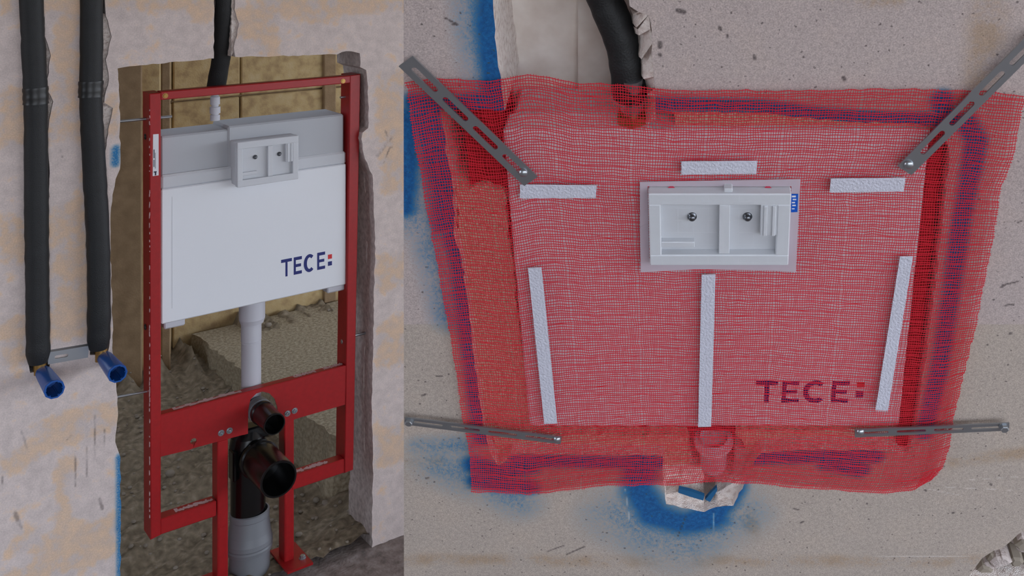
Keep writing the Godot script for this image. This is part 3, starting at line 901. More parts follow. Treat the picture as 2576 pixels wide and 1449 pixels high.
	# blue sprayed chips wedged in the lower hole
	for q in [[-0.0267, -0.3552, -0.0113, -0.3603, 0.0062, -0.3691, 0.0046, -0.3772, -0.0129, -0.3699, -0.0277, -0.3625], [0.0072, -0.3754, 0.0144, -0.3636, 0.022, -0.3527, 0.0226, -0.3592, 0.0134, -0.3799]]:
		st = new_st()
		prism(st, poly(q), -0.0135, -0.009, true, true, 0.0)
		part("painted_chip", st, M.spray_blue, wall)

func chunk(parent: Node3D, p: PackedVector2Array, z0: float, z1: float, m: Material, seed_no: int) -> void:
	var st := new_st()
	prism(st, ragged(p, 0.001, 0.006, seed_no), z0, z1, true, true, 0.003)
	part("rubble_chunk", st, m, parent)

# ---------------------------------------------------------------- left side
func foam_pipe(o: Node3D, px: Array, r: float, tapes: Array) -> void:
	var curve := Curve3D.new()
	for p in px:
		curve.add_point(p)
	var path := []
	var radii := []
	var n := noise(9.0, int(px[0].x * 1000.0), 3)
	var length := curve.get_baked_length()
	var steps := 60
	for k in steps + 1:
		var t := float(k) / steps
		# smooth the corners of the line by averaging neighbours
		var a := curve.sample_baked(clampf(t - 0.03, 0, 1) * length)
		var b := curve.sample_baked(t * length)
		var c := curve.sample_baked(clampf(t + 0.03, 0, 1) * length)
		var p := b if k == 0 or k == steps else (a + b + c) / 3.0
		path.append(p)
		radii.append(r * (1.0 + n.get_noise_1d(p.y * 3.0) * 0.07))
	radii[steps] = r * 0.8
	var st := new_st()
	tube(st, path, radii, 22)
	part("foam_sleeve", st, M.black_foam, o)
	for q in tapes:
		st = new_st()
		var tp := []
		var tr := []
		for k in 7:
			var t: float = (q[0] - px[0].y) / (px[-1].y - px[0].y) + (k - 3) * q[1]
			tp.append(curve.sample_baked(t * length))
			tr.append(r * (1.07 + 0.03 * sin(k * 2.2)))
		tube(st, tp, tr, 22)
		part("tape_wrap", st, M.black_tape, o)

func build_left_pipes() -> void:
	side = LEFT
	var o := thing("insulated_pipe", "black foam insulated water pipe in the chase farther from the recess", "pipe", Vector3(-0.2277, 0.6853, 0), "insulated pipes in the wall chases")
	foam_pipe(o, [Vector3(-0.2418, 1.6759, 0), Vector3(-0.2403, 1.4776, 0), Vector3(-0.2321, 1.2703, 0.004), Vector3(-0.2314, 1.1148, 0.004), Vector3(-0.2302, 0.925, 0.006), Vector3(-0.2283, 0.7352, 0.008), Vector3(-0.228, 0.6897, 0.006)], 0.0228, [[1.27, 0.006]])
	var st := new_st()
	lathe(st, Vector3(-0.2231, 0.673, -0.005), Vector3(0, 1, 0), [-0.012, 0, -0.012, 0.013, 0.018, 0.013, 0.018, 0.010, 0.04, 0.010], 16)
	part("brass_elbow", st, M.brass, o)
	o = thing("insulated_pipe", "black foam insulated water pipe bending beside the edge of the recess", "pipe", Vector3(-0.1082, 0.6855, 0), "insulated pipes in the wall chases")
	foam_pipe(o, [Vector3(-0.1241, 1.6784, 0), Vector3(-0.1241, 1.4735, 0), Vector3(-0.1245, 1.3311, 0.002), Vector3(-0.1265, 1.2514, 0.004), Vector3(-0.1206, 1.1176, 0.006), Vector3(-0.1178, 1.0463, 0.008), Vector3(-0.1143, 0.9757, 0.014), Vector3(-0.1124, 0.8512, 0.016), Vector3(-0.1115, 0.7343, 0.012), Vector3(-0.1115, 0.6922, 0.008)], 0.0232, [[1.275, 0.006]])
	st = new_st()
	lathe(st, Vector3(-0.1044, 0.672, -0.003), Vector3(0, 1, 0), [-0.012, 0, -0.012, 0.013, 0.018, 0.013, 0.018, 0.010, 0.04, 0.010], 16)
	part("brass_elbow", st, M.brass, o)
	# blue test plugs screwed into the elbows, square to the wall
	for q in [[Vector3(-0.218, 0.6645, 0), "blue plastic test plug under the pipe farther from the recess"], [Vector3(-0.0986, 0.6661, 0), "blue plastic test plug beside the edge of the recess"]]:
		o = thing("test_plug", q[1], "pipe plug", q[0], "blue test plugs")
		var p: Vector3 = q[0]
		st = new_st()
		lathe(st, p, Vector3(0, 0, 1), [0.004, 0, 0.004, 0.0155, 0.02, 0.0165, 0.112, 0.0195, 0.118, 0.020, 0.122, 0.0195, 0.122, 0.0162, 0.06, 0.0155, 0.06, 0], 10)
		part("plug_body", st, M.blue_plastic, o)
		for k in 6:
			st = new_st()
			var t := TAU * k / 6.0
			var c := p + Vector3(cos(t), sin(t), 0) * 0.0155
			tube(st, [c + Vector3(0, 0, 0.06), c + Vector3(0, 0, 0.119)], [0.0018], 6)
			part("grip_rib", st, M.blue_plastic, o)
	# zinc mounting rail between the two pipes
	o = thing("mounting_rail", "slotted zinc mounting rail between the two insulated pipes", "metal rail", Vector3(-0.167, 0.6871, 0))
	st = new_st()
	slotted(st, Vector3(-0.2089, 0.6937, 0.004), Vector3(-0.1312, 0.6889, 0.004), 0.026, 0.002, 0.026, 0.012, 0.007)
	part("slotted_face", st, M.zinc, o)
	st = new_st()
	var p0 := Vector3(-0.2082, 0.6924, 0) + Vector3(0, 0.013, 0)
	var p1 := Vector3(-0.1304, 0.6875, 0) + Vector3(0, 0.013, 0)
	quad(st, p0 + Vector3(0, 0, 0.006), p1 + Vector3(0, 0, 0.006), p1 + Vector3(0, 0.006, -0.002), p0 + Vector3(0, 0.006, -0.002))
	quad(st, p0 + Vector3(0, 0, 0.006), p0 + Vector3(0, 0.001, -0.002), p1 + Vector3(0, 0.001, -0.002), p1 + Vector3(0, 0, 0.006))
	part("upper_flange", st, M.zinc, o)
	# pipe that comes down to the cistern
	o = thing("insulated_pipe", "black foam insulated supply pipe above the cistern behind the red top bar", "pipe", Vector3(0.1585, 1.2619, -0.05))
	foam_pipe(o, [Vector3(0.1687, 1.6852, -0.02), Vector3(0.1694, 1.4623, -0.025), Vector3(0.1722, 1.3836, -0.04), Vector3(0.1718, 1.3137, -0.06), Vector3(0.1686, 1.2581, -0.08), Vector3(0.1664, 1.2312, -0.085)], 0.0215, [])
	st = new_st()
	var f := Vector3(0.1654, 1.1613, -0.085)
	lathe(st, f, Vector3(0, 1, 0), [0, 0, 0, 0.0115, 0.014, 0.0115, 0.014, 0.009, 0.018, 0.009, 0.018, 0.0125, 0.034, 0.0125, 0.034, 0.0085, 0.04, 0.0085, 0.04, 0.0115, 0.058, 0.0115, 0.062, 0.008, 0.10, 0.008, 0.10, 0], 12)
	part("coupling", st, M.grey_white_plastic, o)
	# zinc threaded rods that tie the frame to the wall
	single("threaded_rod", "long zinc threaded rod at the red rail above the paper sticker", "threaded rod", Vector3(-0.0549, 1.1879, -0.05), func(s): tube(s, [Vector3(-0.069, 1.1876, -0.05), Vector3(0.0563, 1.1871, -0.05)], [0.0032], 8), M.zinc, "threaded wall anchors")
	single("threaded_rod", "thin zinc threaded rod between wall and red rail beside the crossbeam", "threaded rod", Vector3(-0.0565, 0.5495, -0.05), func(s): tube(s, [Vector3(-0.069, 0.5502, -0.05), Vector3(0.0042, 0.5456, -0.05)], [0.0028], 8), M.zinc, "threaded wall anchors")
	single("threaded_rod", "short zinc threaded rod between recess side and the red rail near the lettering", "threaded rod", Vector3(0.5401, 0.5532, -0.05), func(s): tube(s, [Vector3(0.5102, 0.554, -0.05), Vector3(0.5468, 0.5537, -0.05)], [0.004], 8), M.zinc, "threaded wall anchors")

func channel(st: SurfaceTool, p: PackedVector2Array, z0: float, z1: float) -> void:
	prism(st, p, z0, z1, true, true, 0.0018)

func build_red_frame() -> void:
	side = LEFT
	var o := thing("toilet_carrier", "red steel toilet installation frame standing in the wall recess", "metal frame", Vector3(0.25, 0.0, -0.02))
	var z := -0.02
	var zb := -0.078
	var rail_l := poly([0.0001, 1.2496, 0.0249, 1.2496, 0.0249, 0.2115, 0.0027, 0.2076])
	var rail_r := poly([0.4842, 1.2527, 0.5125, 1.2541, 0.4928, 0.2122, 0.4691, 0.2105])
	var st := new_st()
	channel(st, rail_l, zb, z)
	part("side_rail", st, M.red_paint, o)
	st = new_st()
	channel(st, rail_r, zb, z)
	part("side_rail", st, M.red_paint, o)
	st = new_st()
	channel(st, poly([0.0246, 1.2518, 0.0246, 1.2322, 0.4861, 1.2325, 0.4861, 1.2524]), -0.05, z - 0.002)
	part("top_bar", st, M.red_paint, o)
	# wide crossbeam with an arch for the flush elbow and a round hole
	var beam := [0.0246, 0.4904, 0.0246, 0.3947, 0.0903, 0.391]
	var hc := Vector2(0.0974, 0.4087)
	var hole := []
	for k in 17:
		var t := -PI / 2 - TAU * (k + 0.05) / 17.1
		hole += [hc.x + cos(t) * 0.0072, hc.y + sin(t) * 0.0072]
	beam += [hc.x - 0.0001, 0.3921] + hole + [hc.x + 0.0001, 0.3921]
	beam += [0.2012, 0.3895, 0.2239, 0.3884, 0.2239, 0.4435, 0.2296, 0.4713, 0.244, 0.4821, 0.2585, 0.483, 0.2751, 0.4744, 0.2888, 0.4566, 0.2957, 0.4327, 0.2977, 0.3891, 0.358, 0.3904, 0.471, 0.3897, 0.4731, 0.4914]
	st = new_st()
	prism(st, poly(beam), z - 0.006, z - 0.002)
	part("crossbeam_plate", st, M.red_paint, o)
	st = new_st()
	box(st, 0.0249, 0.486, -0.047, 0.4723, 0.4925, z - 0.003, 0.001)
	part("crossbeam_flange", st, M.red_paint, o)
	st = new_st()
	box(st, 0.0249, 0.393, -0.047, 0.2232, 0.397, z - 0.004, 0.001)
	box(st, 0.297, 0.393, -0.047, 0.4723, 0.397, z - 0.004, 0.001)
	part("crossbeam_lip", st, M.red_paint, o)
	# lower bars and legs
	for q in [[0.0249 - 0.001, 0.1494], [0.3319, 0.4701]]:
		st = new_st()
		box(st, q[0], 0.211, -0.056, q[1], 0.248, z - 0.002, 0.002)
		part("lower_bar", st, M.red_paint, o)
	for q in [[0.1521, 0.1771, 0.03, 0.010], [0.3139, 0.3379, 0.010, 0.03]]:
		st = new_st()
		box(st, q[0], 0.01, -0.064, q[1], 0.391, z - 0.003, 0.002)
		var leg := part("leg", st, M.red_paint, o)
		st = new_st()
		box(st, q[0] + 0.003, 0.03, -0.0652, q[1] - 0.003, 0.18, z - 0.0025, 0.001)
		part("leg_sleeve", st, M.red_paint, leg)
		st = new_st()
		prism(st, PackedVector2Array([Vector2(q[0] - q[2], 0.03), Vector2(q[1] + q[3], 0.03), Vector2(q[1] + q[3], 0.036), Vector2(q[0] - q[2], 0.036)]), -0.10, z + 0.045)
		part("foot_plate", st, M.red_paint, leg)
		st = new_st()
		hex_bolt(st, Vector3(q[1] + q[3] * 0.55, 0.036, z + 0.01), 0.007, Vector3(0, 1, 0))
		part("foot_bolt", st, M.zinc, leg)
	# bolts
	for q in [Vector3(0.1601, 0.4097, -0.022), Vector3(0.1796, 0.4096, -0.022), Vector3(0.3206, 0.4104, -0.022), Vector3(0.3387, 0.4123, -0.022)]:
		st = new_st()
		lathe(st, q, Vector3(0, 0, 1), [0, 0.0075, 0.0015, 0.0075, 0.0015, 0.005, 0.006, 0.0045, 0.006, 0.003, 0.001, 0.0028, 0.001, 0], 16)
		part("beam_bolt", st, M.zinc, o)
	for q in [Vector3(0.0349, 1.2415, -0.022), Vector3(0.4656, 1.2394, -0.022)]:
		st = new_st()
		lathe(st, q, Vector3(0, 0, 1), [0, 0.0062, 0.001, 0.0062, 0.001, 0.0045, 0.0025, 0.004, 0.0025, 0], 14)
		part("corner_rivet", st, M.brass, o)
	st = new_st()
	hex_bolt(st, Vector3(0.4915, 1.1933, -0.05), 0.0065, Vector3(-1, 0, 0))
	tube(st, [Vector3(0.4915, 1.1933, -0.05), Vector3(0.4915, 1.1933, -0.05) + Vector3(-0.022, 0, 0)], [0.003], 8)
	part("rail_bolt", st, M.zinc, o)
	st = new_st()
	hex_bolt(st, Vector3(0.4807, 0.5464, -0.05), 0.0065, Vector3(-1, 0, 0))
	part("rail_bolt", st, M.zinc, o)
	st = new_st()
	hex_bolt(st, Vector3(0.3226, 0.1459, -0.055), 0.006, Vector3(-1, 0, 0))
	part("leg_bolt", st, M.zinc, o)
	# black discs on the rail side, standing in for the shade inside punched holes
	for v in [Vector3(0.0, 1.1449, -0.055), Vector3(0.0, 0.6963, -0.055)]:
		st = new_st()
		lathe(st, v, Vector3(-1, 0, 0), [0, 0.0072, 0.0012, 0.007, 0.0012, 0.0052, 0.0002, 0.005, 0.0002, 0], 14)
		part("hole_shade", st, M.black_tape, o)
	# worn paint along the rail edge and on the flanges
	var rng := RandomNumberGenerator.new()
	rng.seed = 12
	st = new_st()
	for k in 70:
		var y := rng.randf_range(0.25, 1.22)
		var h := rng.randf_range(0.002, 0.012)
		var x := rng.randf_range(-0.0003, 0.0006)
		prism(st, PackedVector2Array([Vector2(x, y), Vector2(x + 0.0012, y + h * 0.3), Vector2(x + 0.0009, y + h), Vector2(x, y + h * 0.8)]), z - 0.004, z + 0.0003)
	var chips := part("paint_chips", st, M.paint_chip, o)
	chips.set_meta("kind", "stuff")
	st = new_st()
	for q in [[0.0553, 0.2118, 0.4925], [0.342, 0.3983, 0.4925], [0.4192, 0.4701, 0.4925], [0.0597, 0.1448, 0.248], [0.347, 0.4297, 0.248]]:
		var n := 22
		for k in n:
			var x0: float = lerpf(q[0], q[1], k / float(n))
			var x1: float = lerpf(q[0], q[1], (k + 1) / float(n))
			var za: float = z - 0.008 - rng.randf() * 0.006
			var zc: float = z - 0.018 - rng.randf() * 0.012
			var yy: float = q[2] + 0.0004
			quad(st, Vector3(x0, yy, za), Vector3(x1, yy, za), Vector3(x1, yy, zc), Vector3(x0, yy, zc))
	chips = part("dust_smears", st, M.paint_chip, o)
	chips.set_meta("kind", "stuff")
	# paper sticker with small print
	st = new_st()
	prism(st, poly([0.0078, 1.1541, 0.0198, 1.1536, 0.0198, 1.0567, 0.0069, 1.0567]), z, z + 0.0004)
	var sticker := part("sticker", st, M.paper, o)
	sticker.set_meta("label", "white paper sticker with small print")
	st = new_st()
	for q in [[386.3, 380, 387.6, 398], [388.6, 376, 389.6, 420], [386.3, 402, 387.4, 418]]:
		pass
	for q in [[0.0089, 1.0982, 0.0107, 1.1186], [0.0089, 1.0778, 0.0104, 1.0945], [0.0123, 1.0736, 0.0131, 1.1108]]:
		square(st, q[0], q[1], q[2], q[3], z + 0.0004)
	for q in [[0.0094, 1.0644, 0.0153, 1.0672], [0.0115, 1.0578, 0.0145, 1.0643]]:
		square(st, q[0], q[1], q[2], q[3], z + 0.0004)
	part("small_print", st, M.ink, sticker)

func build_left_cistern() -> void:
	side = LEFT
	var o := thing("toilet_cistern", "flat white concealed cistern with blue lettering held in the red frame", "cistern", Vector3(0.25, 0.69, -0.08))
	var st := new_st()
	var x0 := 0.0285
	var x1 := 0.4775
	box(st, x0 + 0.002, 0.71, -0.16, x1 - 0.002, 1.142, -0.045, 0.004)
	part("tank_body", st, M.foam_grey, o)
	st = new_st()
	box(st, 0.1822, 1.03, -0.16, x1 - 0.002, 1.150, -0.040, 0.004)
	part("tank_upper_block", st, M.foam_grey, o)
	st = new_st()
	box(st, x0, 1.018, -0.12, x1 + 0.002, 1.052, -0.034, 0.005)
	part("tank_ledge", st, M.foam_white, o)
	st = new_st()
	box(st, x0, 0.702, -0.06, x1, 1.020, -0.030, 0.0025)
	part("front_panel", st, M.white_panel, o)
	st = new_st()
	box(st, x0 + 0.0225, 0.735, -0.0302, x0 + 0.0233, 1.0, -0.0297, 0.0)
	part("fold_line", st, M.foam_grey, o)
	for q in [[0.0362, 0.0828], [0.4294, 0.4764]]:
		st = new_st()
		box(st, q[0], 0.686, -0.12, q[1], 0.703, -0.036, 0.003)
		part("lug", st, M.grey_white_plastic, o)
	st = new_st()
	var hx := [0.1883, 1.1159, 0.3369, 1.1176, 0.3349, 1.0048, 0.1873, 1.01]
	box(st, hx[0] - 0.001, hx[7], -0.05, hx[2], hx[1], 0.0, 0.002)
	part("hatch_box", st, M.foam_white, o)
	hatch_cover(o, (hx[0] + hx[6]) / 2, (hx[7] + hx[5]) / 2, (hx[2] + hx[4]) / 2, (hx[1] + hx[3]) / 2, -0.004, 0.012)
	# print
	var t := [0.3076, 0.7554, 0.4211, 0.7919, 0.4285, 0.7801, 0.4391, 0.7885, 0.4285, 0.7625, 0.4391, 0.7708]
	st = new_st()
	var cap := (0.7997 - 0.7554)
	letters(st, Vector2(t[0], t[1]), cap, -0.030, (t[2] - t[0]) / (cap * 4.26))
	part("lettering", st, M.navy_print, o)
	st = new_st()
	square(st, t[4], 0.7781, t[6], 0.7895, -0.030)
	part("print_square", st, M.red_print, o)
	st = new_st()
	square(st, t[4], 0.7605, t[6], 0.7713, -0.030)
	part("print_square", st, M.navy_print, o)
	# flush outlet collar
	st = new_st()
	lathe(st, Vector3(0.2513, 0.6541, -0.075), Vector3(0, 1, 0), [-0.012, 0.027, 0.0, 0.031, 0.05, 0.031], 24)
	part("outlet_collar", st, M.grey_white_plastic, o)

func build_drain() -> void:
	side = LEFT
	var c := Vector3(0.2493, 0.6545, -0.075)
	single("flush_pipe", "pale grey plastic flush pipe hanging below the white cistern", "pipe", Vector3(c.x, 0.44, c.z), func(s):
		lathe(s, Vector3(c.x, 0.44, c.z), Vector3(0, 1, 0), [0, 0, 0, 0.0235, 0.155, 0.0235, 0.156, 0.0228, 0.158, 0.0228, 0.159, 0.0242, 0.26, 0.0242], 28), M.grey_white_plastic)
	# small black elbow through the arch in the crossbeam
	var e := Vector3(0.253, 0.4367, -0.02)
	var o := thing("flush_elbow", "small black plastic pipe end sticking out of the red crossbeam", "pipe", e)
	var st := new_st()
	lathe(st, e, Vector3(0, 0, 1), [-0.05, 0.024, -0.002, 0.026, 0.012, 0.0285, 0.018, 0.0285, 0.022, 0.0262, 0.095, 0.0262, 0.098, 0.0255, 0.098, 0.0228, 0.0, 0.0215, 0.0, 0], 28)
	part("elbow_socket", st, M.black_plastic, o)
	st = new_st()
	tube(st, [e + Vector3(0, 0, -0.02), e + Vector3(0, 0, 0.004)], [0.0288], 28)
	part("rubber_collar", st, M.grey_plastic, o)
	for k in 4:
		st = new_st()
		var t := TAU * k / 4.0 + 0.4
		tube(st, [e + Vector3(cos(t), sin(t), 0) * 0.0222 + Vector3(0, 0, 0.03), e + Vector3(cos(t), sin(t), 0) * 0.0226 + Vector3(0, 0, 0.096)], [0.0009], 5)
		part("inner_rib", st, M.black_plastic, o)
	# large black toilet bend
	var b := Vector3(0.2526, 0.3112, -0.05)
	var v := Vector3(0.2415, 0.2055, -0.075)
	o = thing("toilet_bend", "large black plastic drain bend below the red crossbeam", "pipe", Vector3(v.x, 0.17, v.z))
	var cx := b.x - 0.002
	st = new_st()
	lathe(st, Vector3(v.x, 0.1725, v.z), Vector3(0, 1, 0), [0, 0, 0, 0.041, 0.1175, 0.041, 0.12, 0.044, 0.168, 0.044, 0.19, 0.040, 0.21, 0.028, 0.217, 0.0], 30, false)
	part("bend_body", st, M.black_plastic, o)
	st = new_st()
	var ctr := Vector3(cx, b.y + 0.006, v.z)
	lathe(st, ctr, Vector3(0, 0, 1), [0, 0.040, 0.045, 0.043, 0.05, 0.047, 0.06, 0.047, 0.064, 0.0435, 0.185, 0.0435, 0.188, 0.0425, 0.188, 0.0385, 0.09, 0.037, 0.09, 0], 34)
	part("bend_mouth", st, M.black_plastic, o)
	for k in 5:
		st = new_st()
		var t := TAU * k / 5.0 + 0.9
		tube(st, [ctr + Vector3(cos(t), sin(t), 0) * 0.038 + Vector3(0, 0, 0.10), ctr + Vector3(cos(t), sin(t), 0) * 0.0385 + Vector3(0, 0, 0.185)], [0.0012], 5)
		part("inner_rib", st, M.black_plastic, o)
	st = new_st()
	box(st, v.x - 0.02, b.y + 0.045, v.z - 0.01, v.x + 0.045, b.y + 0.078, v.z + 0.03, 0.004)
	part("clip_bracket", st, M.black_plastic, o)
	st = new_st()
	box(st, v.x - 0.046, b.y - 0.045, v.z - 0.006, v.x - 0.036, b.y + 0.03, v.z + 0.03, 0.003)
	part("clip_bracket", st, M.black_plastic, o)
	single("drain_pipe", "grey plastic drain pipe socket under the black bend", "pipe", Vector3(v.x + 0.004, 0.0, v.z), func(s):
		lathe(s, Vector3(v.x + 0.004, 0.0, v.z), Vector3(0, 1, 0), [0, 0.048, 0.070, 0.048, 0.073, 0.053, 0.082, 0.0545, 0.086, 0.052, 0.090, 0.0545, 0.100, 0.054, 0.118, 0.050, 0.155, 0.0455, 0.157, 0.0468, 0.170, 0.0468, 0.172, 0.0425], 34), M.grey_plastic)

# ---------------------------------------------------------------- right side
func build_right_cistern() -> void:
	side = RIGHT
	var zf := -0.004
	var o := thing("toilet_cistern", "white concealed cistern seen through the red mesh with tape strips", "cistern", Vector3(0.017, -0.25, -0.05))
	var x0 := -0.2115
	var x1 := 0.2475
	var st := new_st()
	box(st, x0, -0.240, -0.04, x1, 0.199, zf, 0.003)
	part("front_panel", st, M.white_panel, o)
	st = new_st()
	box(st, x0 + 0.004, -0.236, -0.098, x1 - 0.004, 0.196, -0.04, 0.004)
	part("tank_body", st, M.foam_white, o)
	var t := [0.0682, -0.1979, 0.1821, -0.1618, 0.1909, -0.1729, 0.2005, -0.1644, 0.1905, -0.19, 0.2, -0.1788]
	st = new_st()
	var cap: float = (t[3] - t[1]) * 0.98
	letters(st, Vector2(t[0], t[1]), cap, zf, (t[2] - t[0]) / (cap * 4.26))
	part("lettering", st, M.navy_print, o)
	st = new_st()
	square(st, t[4], t[5], t[6], t[7], zf)
	part("print_square", st, M.red_print, o)
	st = new_st()
	square(st, t[8], t[9], t[10], t[11], zf)
	part("print_square", st, M.navy_print, o)
	# hatch that stands proud through a cut-out in the mesh
	var hx := [-0.0548, 0.1344, 0.0985, 0.1344, 0.0992, 0.0371, -0.0558, 0.036]
	var hx0: float = (hx[0] + hx[6]) / 2
	var hx1: float = (hx[2] + hx[4]) / 2
	var hy0: float = (hx[5] + hx[7]) / 2
	var hy1: float = (hx[1] + hx[3]) / 2
	st = new_st()
	box(st, hx0 - 0.0006, hy0 + 0.004, zf, hx1 + 0.0004, hy1 - 0.0005, 0.0105, 0.002)
	part("hatch_box", st, M.foam_white, o)
	hatch_cover(o, hx0, hy0, hx1, hy1, 0.008, 0.021)
	for q in [0.16, 0.84]:
		st = new_st()
		var mx := lerpf(hx0, hx1, q)
		tri(st, Vector3(mx - 0.004, hy1 + 0.0006, 0.011), Vector3(mx + 0.004, hy1 + 0.0006, 0.011), Vector3(mx, hy1 + 0.0006, 0.005))
		part("red_arrow", st, M.pink_print, o)
	st = new_st()
	box(st, lerpf(hx0, hx1, 0.53), hy1 - 0.001, 0.006, lerpf(hx0, hx1, 0.59), hy1 + 0.004, 0.017, 0.001)
	part("latch", st, M.foam_white, o)
	st = new_st()
	prism(st, poly([0.0996, 0.1254, 0.1074, 0.1254, 0.1075, 0.1013, 0.1005, 0.1008]), 0.0088, 0.0093)
	var sticker := part("sticker", st, M.blue_sticker, o)
	st = new_st()
	for q in [[0.1006, 0.1215, 0.1049, 0.1236], [0.1016, 0.1177, 0.1055, 0.1193], [0.1009, 0.1135, 0.1043, 0.1151], [0.1014, 0.1097, 0.1053, 0.1113], [0.1012, 0.1054, 0.1042, 0.1065]]:
		square(st, q[0], q[1], q[2], q[3], 0.0093)
	part("print_lines", st, M.paper, sticker)
	single("plastic_film", "clear plastic collar between the white hatch and the red mesh", "plastic sheet", Vector3(0.0225, 0.0171, 0.0075), func(s):
		prism(s, poly([-0.0647, 0.1407, 0.1094, 0.1444, 0.109, 0.0634, 0.109, 0.0159, 0.0855, 0.0182, 0, 0.0205, -0.0495, 0.0171, -0.0667, 0.0159, -0.0661, 0.0799] + [hx0 - 0.0012, (hy0 + hy1) / 2 - 0.0002, hx0 - 0.0012, hy0 - 0.0008, hx1 + 0.001, hy0 - 0.0008, hx1 + 0.001, hy1 + 0.0008, hx0 - 0.0012, hy1 + 0.0008, hx0 - 0.0012, (hy0 + hy1) / 2, -0.0661, 0.0802]), 0.0075, 0.0083), M.clear_film)
	# red frame around the cistern, behind the wall face
	o = thing("toilet_carrier", "red steel frame around the cistern, half hidden behind the red mesh", "metal frame", Vector3(0.017, -0.34, -0.05))
	st = new_st()
	box(st, x0 - 0.046, -0.40, -0.098, x0 - 0.004, 0.27, -0.022, 0.002)
	part("side_rail", st, M.red_paint, o)
	st = new_st()
	box(st, x1 + 0.002, -0.40, -0.098, x1 + 0.018, 0.27, -0.012, 0.002)
	part("side_rail", st, M.red_paint, o)
	st = new_st()
	box(st, x0 - 0.004, -0.278, -0.098, x1 + 0.002, -0.244, -0.03, 0.002)
	part("crossbeam", st, M.red_paint, o)
	o = thing("flush_pipe", "pale flush pipe stub under the mesh-covered cistern", "pipe", Vector3(0.0181, -0.3413, -0.03))
	st = new_st()
	var c := Vector3(0.0181, -0.3353, -0.028)
	lathe(st, c, Vector3(0, 1, 0), [0, 0, 0, 0.0165, 0.004, 0.0178, 0.052, 0.0178], 26)
	part("pipe_stub", st, M.grey_white_plastic, o)
	st = new_st()
	lathe(st, c, Vector3(0, 1, 0), [0.030, 0.0178, 0.042, 0.025, 0.0465, 0.025, 0.0465, 0.0], 26)
	part("collar", st, M.white_panel, o)
	# paper tape strips on the mesh
	var strips := [
		[[-0.0196, 0.1691, 0.0618, 0.1701, 0.0613, 0.153, -0.0197, 0.152], "short white tape strip on the mesh above the white hatch"],
		[[-0.1947, 0.1389, -0.1116, 0.1378, -0.1131, 0.1209, -0.196, 0.1203], "short white tape strip on the mesh below the dark strap"],
		[[0.1417, 0.1468, 0.2224, 0.1478, 0.2217, 0.1294, 0.1414, 0.1283], "short white tape strip on the mesh below the bright diagonal strap"],
		[[-0.1937, 0.0238, -0.1784, 0.025, -0.1738, -0.2176, -0.1898, -0.2183], "long white tape strip on the mesh beside the orange mortar gap"],
		[[0.0022, 0.0141, 0.018, 0.0147, 0.0141, -0.223, -0.0019, -0.2236], "long white tape strip on the mesh straight below the white hatch"],
		[[0.2247, 0.0403, 0.2394, 0.0408, 0.2285, -0.1964, 0.2131, -0.1957], "long white tape strip on the mesh beside the lettering squares"]]
	for q in strips:
		var p := poly(q[0])
		single("tape_strip", q[1], "tape", Vector3((p[2].x + p[3].x) / 2, p[3].y, 0.0098), func(s): prism(s, p, 0.0098, 0.0103, true, true, 0.0001), M.white_tape, "white tape strips on the mesh")

func build_right_pipes() -> void:
	side = RIGHT
	var o := thing("insulated_pipe", "thick black foam insulated pipe bending down the open chase above the mesh", "pipe", Vector3(-0.0769, 0.2139, -0.05))
	foam_pipe(o, [Vector3(-0.1189, 0.4063, -0.05), Vector3(-0.1118, 0.3607, -0.05), Vector3(-0.1001, 0.3336, -0.048), Vector3(-0.0863, 0.2997, -0.04), Vector3(-0.0799, 0.2777, -0.036), Vector3(-0.0769, 0.2517, -0.03), Vector3(-0.0752, 0.2241, -0.026)], 0.0185, [])
	var st := new_st()
	var f := Vector3(-0.0729, 0.2035, -0.022)
	lathe(st, f, Vector3(0, 1, 0), [0.007, 0.0, 0.007, 0.010, 0.012, 0.010, 0.012, 0.013, 0.022, 0.013, 0.022, 0.009, 0.026, 0.009, 0.026, 0.0125, 0.05, 0.0125, 0.05, 0.0], 12)
	part("coupling", st, M.zinc, o)
	st = new_st()
	lathe(st, f, Vector3(0, 1, 0), [-0.003, 0.0, -0.003, 0.018, 0.007, 0.018, 0.007, 0], 6)
	part("brass_nut", st, M.brass, o)

func along(p: PackedVector2Array, t: float) -> Vector2:
	var total := 0.0
	for i in p.size() - 1:
		total += p[i].distance_to(p[i + 1])
	var want := t * total
	for i in p.size() - 1:
		var l := p[i].distance_to(p[i + 1])
		if want <= l or i == p.size() - 2:
			return p[i].lerp(p[i + 1], clampf(want / l, 0.0, 1.0))
		want -= l
	return p[-1]

